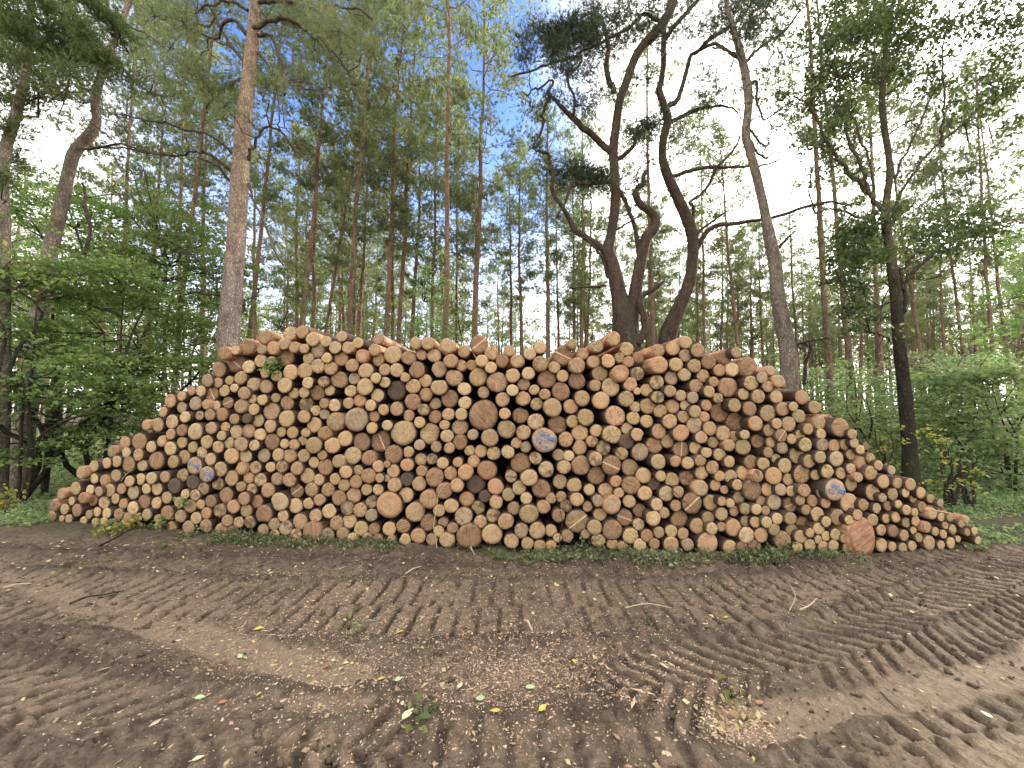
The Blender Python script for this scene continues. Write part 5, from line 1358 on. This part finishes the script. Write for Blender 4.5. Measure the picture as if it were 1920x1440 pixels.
blades(gmb, on_ground(xx[:n1_], yy[:n1_], -0.01), rng, 0.085, 0.0035, 1.2)
leaves(gmb, on_ground(xx[n1_:], yy[n1_:], 0) + np.column_stack([np.zeros((len(xx) - n1_, 2)), rng.beta(1.2, 3, len(xx) - n1_) * 0.10]), rng, 0.042, 0.45)
tag(gmb.obj('grass_strip', M['ground_leaves']), 'strip of short weeds and grass along the foot of the woodpile', 'grass', kind='stuff')
# low undergrowth beside and behind the pile
umb = MB()
def patch(n, x0, x1, y0, y1, hmax, leaf, seed):
    rg = RS(seed)
    x = rg.uniform(x0, x1, n); y = rg.uniform(y0, y1, n)
    d_ = vnoise(x, y, 1.1, seed + 1) + 0.6 * vnoise(x, y, 0.35, seed + 2)
    k = d_ > rg.uniform(-0.45, 0.35, n)
    x, y, d_ = x[k], y[k], d_[k]
    z = rg.beta(1.1, 2.2, len(x)) * hmax * np.clip(0.4 + d_, 0.2, 1.2)
    leaves(umb, on_ground(x, y) + np.column_stack([np.zeros((len(x), 2)), z]), rg, leaf, 0.5)
def clear(x0, x1, y0, y1): pass
patch(26000, 5.3, 9.5, 4.7, 8.0, 0.24, 0.055, 601)
patch(30000, 5.8, 17, 7.0, 14, 0.75, 0.085, 602)
patch(16000, -11, -6.6, 5.4, 8.5, 0.22, 0.055, 603)
patch(26000, -18, -6.0, 8.0, 15, 0.7, 0.085, 604)
patch(30000, -8, 8, 10.2, 20, 1.1, 0.11, 605)
patch(16000, 6, 26, 13, 24, 1.2, 0.13, 606)
patch(14000, -26, -5, 14, 24, 1.2, 0.13, 607)
tag(umb.obj('undergrowth', M['shrub_leaves']), 'low green undergrowth covering the forest floor around the woodpile', 'undergrowth', kind='stuff')

# wood chips and bark scraps on the mud
cmb = MB(); rng = RS(5101)
def chips(n, cx, cy, sx, sy, size, mbx=cmb):
    x = rng.normal(cx, sx, n); y = rng.normal(cy, sy, n)
    k = (y > 1.2) & (y < 4.4); x, y = x[k], y[k]; n = len(x)
    a = rng.uniform(0, 6.28, n); L = 0.62 * size * rng.gamma(1.6, 0.6, n) + 0.003; W = L * rng.uniform(0.15, 0.5, n); T = 0.002
    c = on_ground(x, y, -0.001)
    d = np.column_stack([np.cos(a), np.sin(a), rng.normal(0, 0.18, n)]); s = np.column_stack([-np.sin(a), np.cos(a), rng.normal(0, 0.25, n)])
    d = d * (L / 2)[:, None]; s = s * (W / 2)[:, None]; up = np.array([0, 0, T + 0.001])
    V = np.stack([c - d, c + s * rng.uniform(.3, 1, n)[:, None], c + d, c - s, c - d * .8 + up, c + s * .9 + up, c + d * .8 + up, c - s * .9 + up], 1).reshape(-1, 3)
    kk = np.arange(n)[:, None] * 8
    mbx.add(V, F4=np.concatenate([kk + np.array([q_]) for q_ in ([4, 7, 6, 5], [0, 4, 5, 1], [1, 5, 6, 2], [2, 6, 7, 3], [3, 7, 4, 0])]))
chips(6500, 0.35, 2.45, 0.55, 0.22, 0.014)
chips(5500, -0.9, 2.6, 0.9, 0.40, 0.014)
chips(4500, 0.2, 3.1, 1.6, 0.45, 0.014)
chips(3600, -1.6, 3.2, 1.2, 0.5, 0.016)
chips(1500, -0.3, 2.15, 0.6, 0.2, 0.018)
chips(900, 1.13, 2.1, 0.10, 0.07, 0.020)
chips(2200, 0.0, 3.9, 3.0, 0.25, 0.018)
chips(1800, 0.0, 2.4, 3.5, 0.8, 0.012)
chips(260, 0.2, 2.35, 0.9, 0.3, 0.042)
tag(cmb.obj('wood_chips', M['wood_chips']), 'pale wood chips and bark scraps scattered over the mud', 'wood chips', kind='stuff')
# fallen leaves, mostly too many to count
lmb = MB()
def fallen(n, cx, cy, sx, sy, size):
    x = rng.normal(cx, sx, n); y = rng.normal(cy, sy, n); k = (y > 1.25) & (y < 4.9)
    leaves(lmb, on_ground(x[k], y[k], 0.006), rng, size, 0.72)
fallen(110, -0.6, 2.5, 1.0, 0.5, 0.040); fallen(260, -0.6, 3.8, 3.2, 0.35, 0.040); fallen(100, 0.5, 2.3, 2.2, 0.6, 0.034)
fallen(260, -4.0, 4.6, 1.2, 0.3, 0.045); fallen(26, 1.13, 2.1, 0.12, 0.08, 0.045); fallen(120, 3.5, 4.0, 1.5, 0.3, 0.04)
tag(lmb.obj('leaf_litter', M['fallen_leaves']), 'small pale fallen leaves scattered over the muddy road', 'leaf litter', kind='stuff')

# crumbs and clods of soil
smb = MB(); rng = RS(5301); n = 7000
x = rng.uniform(-5.2, 5.4, n); y = 1.3 + 3.0 * rng.rand(n)
k = vnoise(x, y, 0.5, 301) + 0.5 * vnoise(x, y, 0.15, 302) > rng.uniform(-0.3, 0.5, n)
x, y = x[k], y[k]; n = len(x)
sz = np.minimum(0.006 + 0.010 * rng.gamma(1.0, 0.5, n), 0.026)
ctr = on_ground(x, y, 0.0) + np.column_stack([np.zeros((n, 2)), sz * 0.25])
octv = np.array([[1, 0, 0], [0, 1, 0], [-1, 0, 0], [0, -1, 0], [0, 0, 0.8], [0, 0, -0.8]], float)
V = ctr[:, None, :] + octv[None] * sz[:, None, None] * rng.uniform(0.55, 1.35, (n, 6, 1)) + rng.normal(0, 0.22, (n, 6, 3)) * sz[:, None, None]
octf = np.array([[0, 1, 4], [1, 2, 4], [2, 3, 4], [3, 0, 4], [1, 0, 5], [2, 1, 5], [3, 2, 5], [0, 3, 5]])
F = (np.arange(n)[:, None, None] * 6 + octf[None]).reshape(-1, 3)
smb.add(V.reshape(-1, 3), F3=F, zone=(1.0, 0.1, 0.3))
tag(smb.obj('soil_crumbs', M['ground']), 'loose dark crumbs and clods of soil on the tyre-marked mud', 'soil', kind='stuff')

# the bigger fallen leaves one can point at
def one_leaf(pxl, pyl, L, col, label, rot, seed):
    rg = RS(seed); g_ = ground_hit(pxl, pyl); z = float(gz(g_[0], g_[1])[0])
    t = np.linspace(0, 1, 9); wv = np.sin(math.pi * t ** 0.8) * 0.30
    V = []
    for i_, tt in enumerate(t):
        zc = 0.10 * math.sin(2.2 * tt + rg.uniform(0, 1)) * L
        V += [(tt - .5, wv[i_], 0.16 * wv[i_] + zc), (tt - .5, 0, zc - 0.03), (tt - .5, -wv[i_] * rg.uniform(.8, 1), 0.2 * wv[i_] + zc)]
    V = np.array(V) * [L, L, L * 0.6]
    F = []
    for i_ in range(8):
        a_ = i_ * 3
        F += [[a_ + 1, a_, a_ + 3, a_ + 4], [a_ + 2, a_ + 1, a_ + 4, a_ + 5]]
    mb_ = MB(); mb_.add(V, F4=F)
    st_ = np.array([[-.72 * L, .03 * L, .02 * L], [-.5 * L, 0, 0.0]]); tube(mb_, np.concatenate([st_, [[-.35 * L, 0, .0]]]), [0.0012] * 3, 4, cap=False)
    o_ = mb_.obj('fallen_leaf', leaf_mats[col], smooth=True)
    o_.location = (g_[0], g_[1], z + 0.012); o_.rotation_euler = (rg.uniform(-.2, .2), rg.uniform(-.2, .2), rot)
    tag(o_, label, 'leaf', 'bigger fallen leaves on the mud')
leaf_mats = {}
for nm, cA, cB in (('yellow', (0.55, 0.40, 0.06), (0.42, 0.34, 0.10)), ('green', (0.30, 0.38, 0.20), (0.36, 0.42, 0.26)), ('brown', (0.33, 0.15, 0.07), (0.25, 0.13, 0.08)), ('cream', (0.58, 0.52, 0.36), (0.5, 0.44, 0.3))):
    m, nt, out = material(nm + '_leaf'); g = nt.node('ShaderNodeNewGeometry')
    principled(nt, out, nt.mix(nt.step(nt.noise(g.outputs['Position'], 60.0, 3.0), 0.35, 0.65), cA, cB), 0.6)
    leaf_mats[nm] = m
for row in [
 (715, 1279, .05, 'yellow', 'yellow fallen leaf beside pale chips left of the bottom centre', 0.3, 1),
 (748, 1290, .06, 'green', 'pale green fallen leaf just right of the yellow one left of bottom centre', 0.1, 2),
 (863, 1288, .05, 'cream', 'cream fallen leaf on smooth mud, farther of two left of centre', 1.2, 3),
 (900, 1316, .06, 'green', 'light green fallen leaf on smooth mud, nearer of two left of centre', 2.8, 4),
 (995, 1297, .06, 'green', 'pale green leaf lying flat near the bottom centre', 0.05, 5),
 (928, 1345, .06, 'yellow', 'orange yellow leaf at the edge of the nearest tyre track, left of the other', 2.9, 6),
 (1018, 1340, .055, 'yellow', 'yellow leaf pair-mate at the edge of the nearest tyre track, right of the other', 0.6, 7),
 (765, 1350, .08, 'cream', 'pale leaf next to the dark green weed clump near the bottom', 1.0, 8),
 (418, 1318, .05, 'brown', 'red brown curled leaf on the left tyre ridges', 0.5, 9),
 (375, 1307, .055, 'green', 'bright green leaf on the left tyre ridges', 0.2, 10),
 (450, 1228, .05, 'green', 'pale green leaf at the end of the smooth left strip', 2.5, 11),
 (485, 1178, .07, 'yellow', 'yellow lobed leaf on the left mud above the smooth strip', 0.1, 12),
 (613, 1247, .05, 'brown', 'brown leaf beside a small green one left of centre', 0.9, 13),
 (625, 1237, .045, 'green', 'small green leaf beside a brown one left of centre', 2.0, 14),
 (750, 1186, .06, 'yellow', 'yellow leaf on the chip-strewn middle of the mud', 0.4, 15),
 (1078, 1243, .045, 'yellow', 'small yellow leaf at the right of the chip heap', 2.4, 16),
 (1850, 1343, .05, 'cream', 'pale leaf at the lower right between tyre ridges', 1.9, 17),
 (372, 1423, .05, 'cream', 'cream leaf at the very bottom left of centre', 0.7, 18),
 (483, 1081, .045, 'green', 'pale green leaf on the mud below the left half of the pile', 1.7, 19),
 (1362, 1160, .04, 'yellow', 'yellow leaf between tyre ridges right of centre', 0.2, 20),
 (1425, 1316, .05, 'brown', 'orange brown leaf beside the leafy chip clump at right', 0.15, 21),
]:
    one_leaf(*row)

# sticks and twigs
def stick(name, label, pts, rad, mat=None, group=None, cat='twig', forks=0, seed=0):
    rg = RS(seed); p = np.array(pts, float); p = smooth_path(p, per=4)
    mb_ = MB(); tube(mb_, p, np.linspace(rad, rad * 0.5, len(p)), 6, jit=0.12, rng=rg)
    for k in range(forks):
        s = p[rg.randint(1, len(p) - 1)]; e = s + rand_unit(rg, 1)[0] * np.array([1, .6, .6]) * rg.uniform(.06, .16)
        tube(mb_, twig_path(s, e, rg, .1, 4), np.linspace(rad * .5, rad * .2, 4), 4)
    o_ = mb_.obj(name, mat or M['twig'], smooth=True); tag(o_, label, cat, group); return o_
def gp(pxl, pyl, dz=0.02):
    g_ = ground_hit(pxl, pyl); return [g_[0], g_[1], float(gz(g_[0], g_[1])[0]) + dz]
m, nt, out = material('dry_stick'); M['dry_stick'] = m
g = nt.node('ShaderNodeNewGeometry')
principled(nt, out, nt.mix(nt.noise(g.outputs['Position'], 30.0, 4.0), (0.30, 0.22, 0.15), (0.52, 0.42, 0.30)), 0.8)
stick('stick', 'long dark stick lying slanted before the left foot of the pile', [gp(188, 1034, .02), gp(215, 1018, .05), gp(245, 1003, .08), gp(290, 995, .05)], 0.014, forks=1, seed=1)
stick('stick', 'dark forked stick on the smooth strip at left', [gp(132, 1134), gp(165, 1122, .03), gp(195, 1116, .02), gp(232, 1110, .02)], 0.009, forks=2, seed=2)
stick('stick', 'pale thin stick at the far left edge of the mud', [gp(5, 1106), gp(30, 1099, .03), gp(60, 1093)], 0.009, M['dry_stick'], seed=3)
stick('stick', 'pale splintered stick upright in the mud just above the chip heap', [gp(985, 1168, .01), gp(990, 1180, .03), gp(998, 1193, .015)], 0.012, M['dry_stick'], seed=4)
stick('stick', 'thin grey forked twig on the tyre ridges at right', [gp(1480, 1150, .01), gp(1492, 1136, .06), gp(1483, 1120, .10), gp(1474, 1108, .13)], 0.003, M['dry_stick'], forks=2, seed=5)
stick('stick', 'short pale twig with a bright cut end on the tyre ridges at right', [gp(1500, 1153, .02), gp(1518, 1150, .04), gp(1532, 1140, .05)], 0.007, M['dry_stick'], forks=1, seed=6)
stick('stick', 'thin bent pale stick along the furrows right of centre', [gp(1172, 1143), gp(1215, 1140, .03), gp(1260, 1142)], 0.005, M['dry_stick'], seed=7)
stick('stick', 'long thin root lying in the mud at lower right', [gp(1650, 1300), gp(1672, 1318, .02), gp(1692, 1335)], 0.004, seed=8)
stick('stick', 'pale peeled stick on the mud at the left below the pile', [gp(760, 1082), gp(775, 1074, .03), gp(790, 1066)], 0.009, M['dry_stick'], seed=9)
stick('stick', 'yellowish split stick in the weeds under the wide ground log', [gp(880, 1023, .06), gp(884, 1032, .04), gp(890, 1040, .01)], 0.010, M['dry_stick'], forks=1, seed=10)
def fp(pxl, pyl, out_=0.10):
    return list(P(pxl, pyl, face_Y(pxl) - out_))
stick('twig', 'thin pale dead stem standing against the logs left of the wide ground log', [fp(819, 1028), fp(816, 1000), fp(813, 985), fp(818, 955), fp(823, 925), fp(835, 908)], 0.006, M['dry_stick'], seed=11)
stick('twig', 'thin dark stem climbing the log ends right of mid pile', [fp(1049, 1032), fp(1050, 1005), fp(1054, 975), fp(1046, 945), fp(1040, 928), fp(1032, 905)], 0.005, forks=1, seed=12)
stick('twig', 'thin dark twig across the big red-brown low log', [fp(1262, 920), fp(1280, 937), fp(1296, 955), fp(1302, 968)], 0.004, seed=13)
stick('twig', 'thin broken twig hanging over log ends in the left slope', [fp(227, 902, .06), fp(236, 890, .08), fp(246, 882, .06)], 0.006, M['dry_stick'], forks=1, seed=14)

# small leafy plants
def plant(name, label, base, spread, h, n, lm, seed, leaf=0.05, stems=5, cat='plant', flat=0.4):
    rg = RS(seed); root_ = empty(name, tuple(base)); sm, lf = MB(), MB()
    for k in range(stems):
        a_ = rg.uniform(0, 6.28); e = np.array([math.cos(a_) * spread * rg.uniform(.3, 1), math.sin(a_) * spread * rg.uniform(.2, .7), h * rg.uniform(.5, 1)])
        p = twig_path(np.array([0, 0, -.02]), e, rg, -.15, 5); tube(sm, p, np.linspace(.004, .0015, 5), 4, cap=False)
        q_ = p[rg.randint(1, 5, max(1, n // stems))] + rg.normal(0, 0.035 + leaf * .3, (max(1, n // stems), 3))
        leaves(lf, q_, rg, leaf, flat)
    sm.obj('stem', M['twig'], parent=root_); lf.obj('foliage', M[lm], parent=root_)
    tag(root_, label, cat); return root_
def pb(pxl, pyl):
    g_ = ground_hit(pxl, pyl); return (g_[0], g_[1], float(gz(g_[0], g_[1])[0]))
plant('leafy_sprig', 'green leafy sprig caught between the log ends high on the left shoulder', fp(510, 690, .06), .16, .08, 120, 'beech_leaves', 1, .05, 8)
plant('weed', 'bright yellow-green weed at the left foot of the pile beside the long stick', pb(207, 1004), .14, .20, 60, 'yellow_leaves', 2, .06)
plant('weed', 'yellow-leaved weed just right of the long stick at the left foot of the pile', pb(255, 993), .16, .14, 70, 'yellow_leaves', 3, .06)
plant('weed', 'green weed with pale leaves before the left slope logs, right of the yellow one', pb(310, 995), .14, .20, 40, 'beech_leaves', 4, .06)
plant('weed', 'low blue-green weed on the mud edge left of the grass strip', pb(365, 1004), .13, .07, 60, 'ground_leaves', 5, .05)
plant('weed', 'small grey-green weed alone on the mud below the left slope', pb(305, 1028), .09, .06, 40, 'ground_leaves', 6, .045)
plant('weed', 'dark green crumpled weed clump on the mud near the bottom centre', pb(797, 1345), .06, .06, 40, 'beech_leaves', 7, .05)
plant('weed', 'green sprout on the pale chip clump at lower right', pb(1375, 1312), .04, .07, 16, 'beech_leaves', 8, .05)
plant('weed', 'pale leaf rosette on the chip clump at lower right', pb(1385, 1347), .07, .04, 26, 'fallen_leaves', 9, .055)
plant('weed', 'thin grassy weed tuft on the furrows right of centre', pb(1222, 1172), .10, .08, 36, 'ground_leaves', 10, .03)
plant('weed', 'small bright weed on the left end of the chip-strewn middle', pb(655, 1180), .08, .06, 34, 'beech_leaves', 11, .04)
plant('weed', 'bushy dark weed in front of the pale ground logs right of centre', pb(1462, 1038), .22, .16, 120, 'ground_leaves', 12, .045, 9)
plant('weed', 'tall green weed patch at the pile foot right of the wide ground logs', pb(1105, 1033), .26, .20, 170, 'ground_leaves', 13, .045, 12)
plant('bush', 'low bush with yellow leaves at the far left edge behind the mud', pb(8, 958), .35, .40, 150, 'yellow_leaves', 14, .07, 9, 'bush')
plant('weed', 'green ivy-like weed between log ends near the left foot of the pile', fp(345, 944, .05), .10, .05, 40, 'beech_leaves', 15, .05)
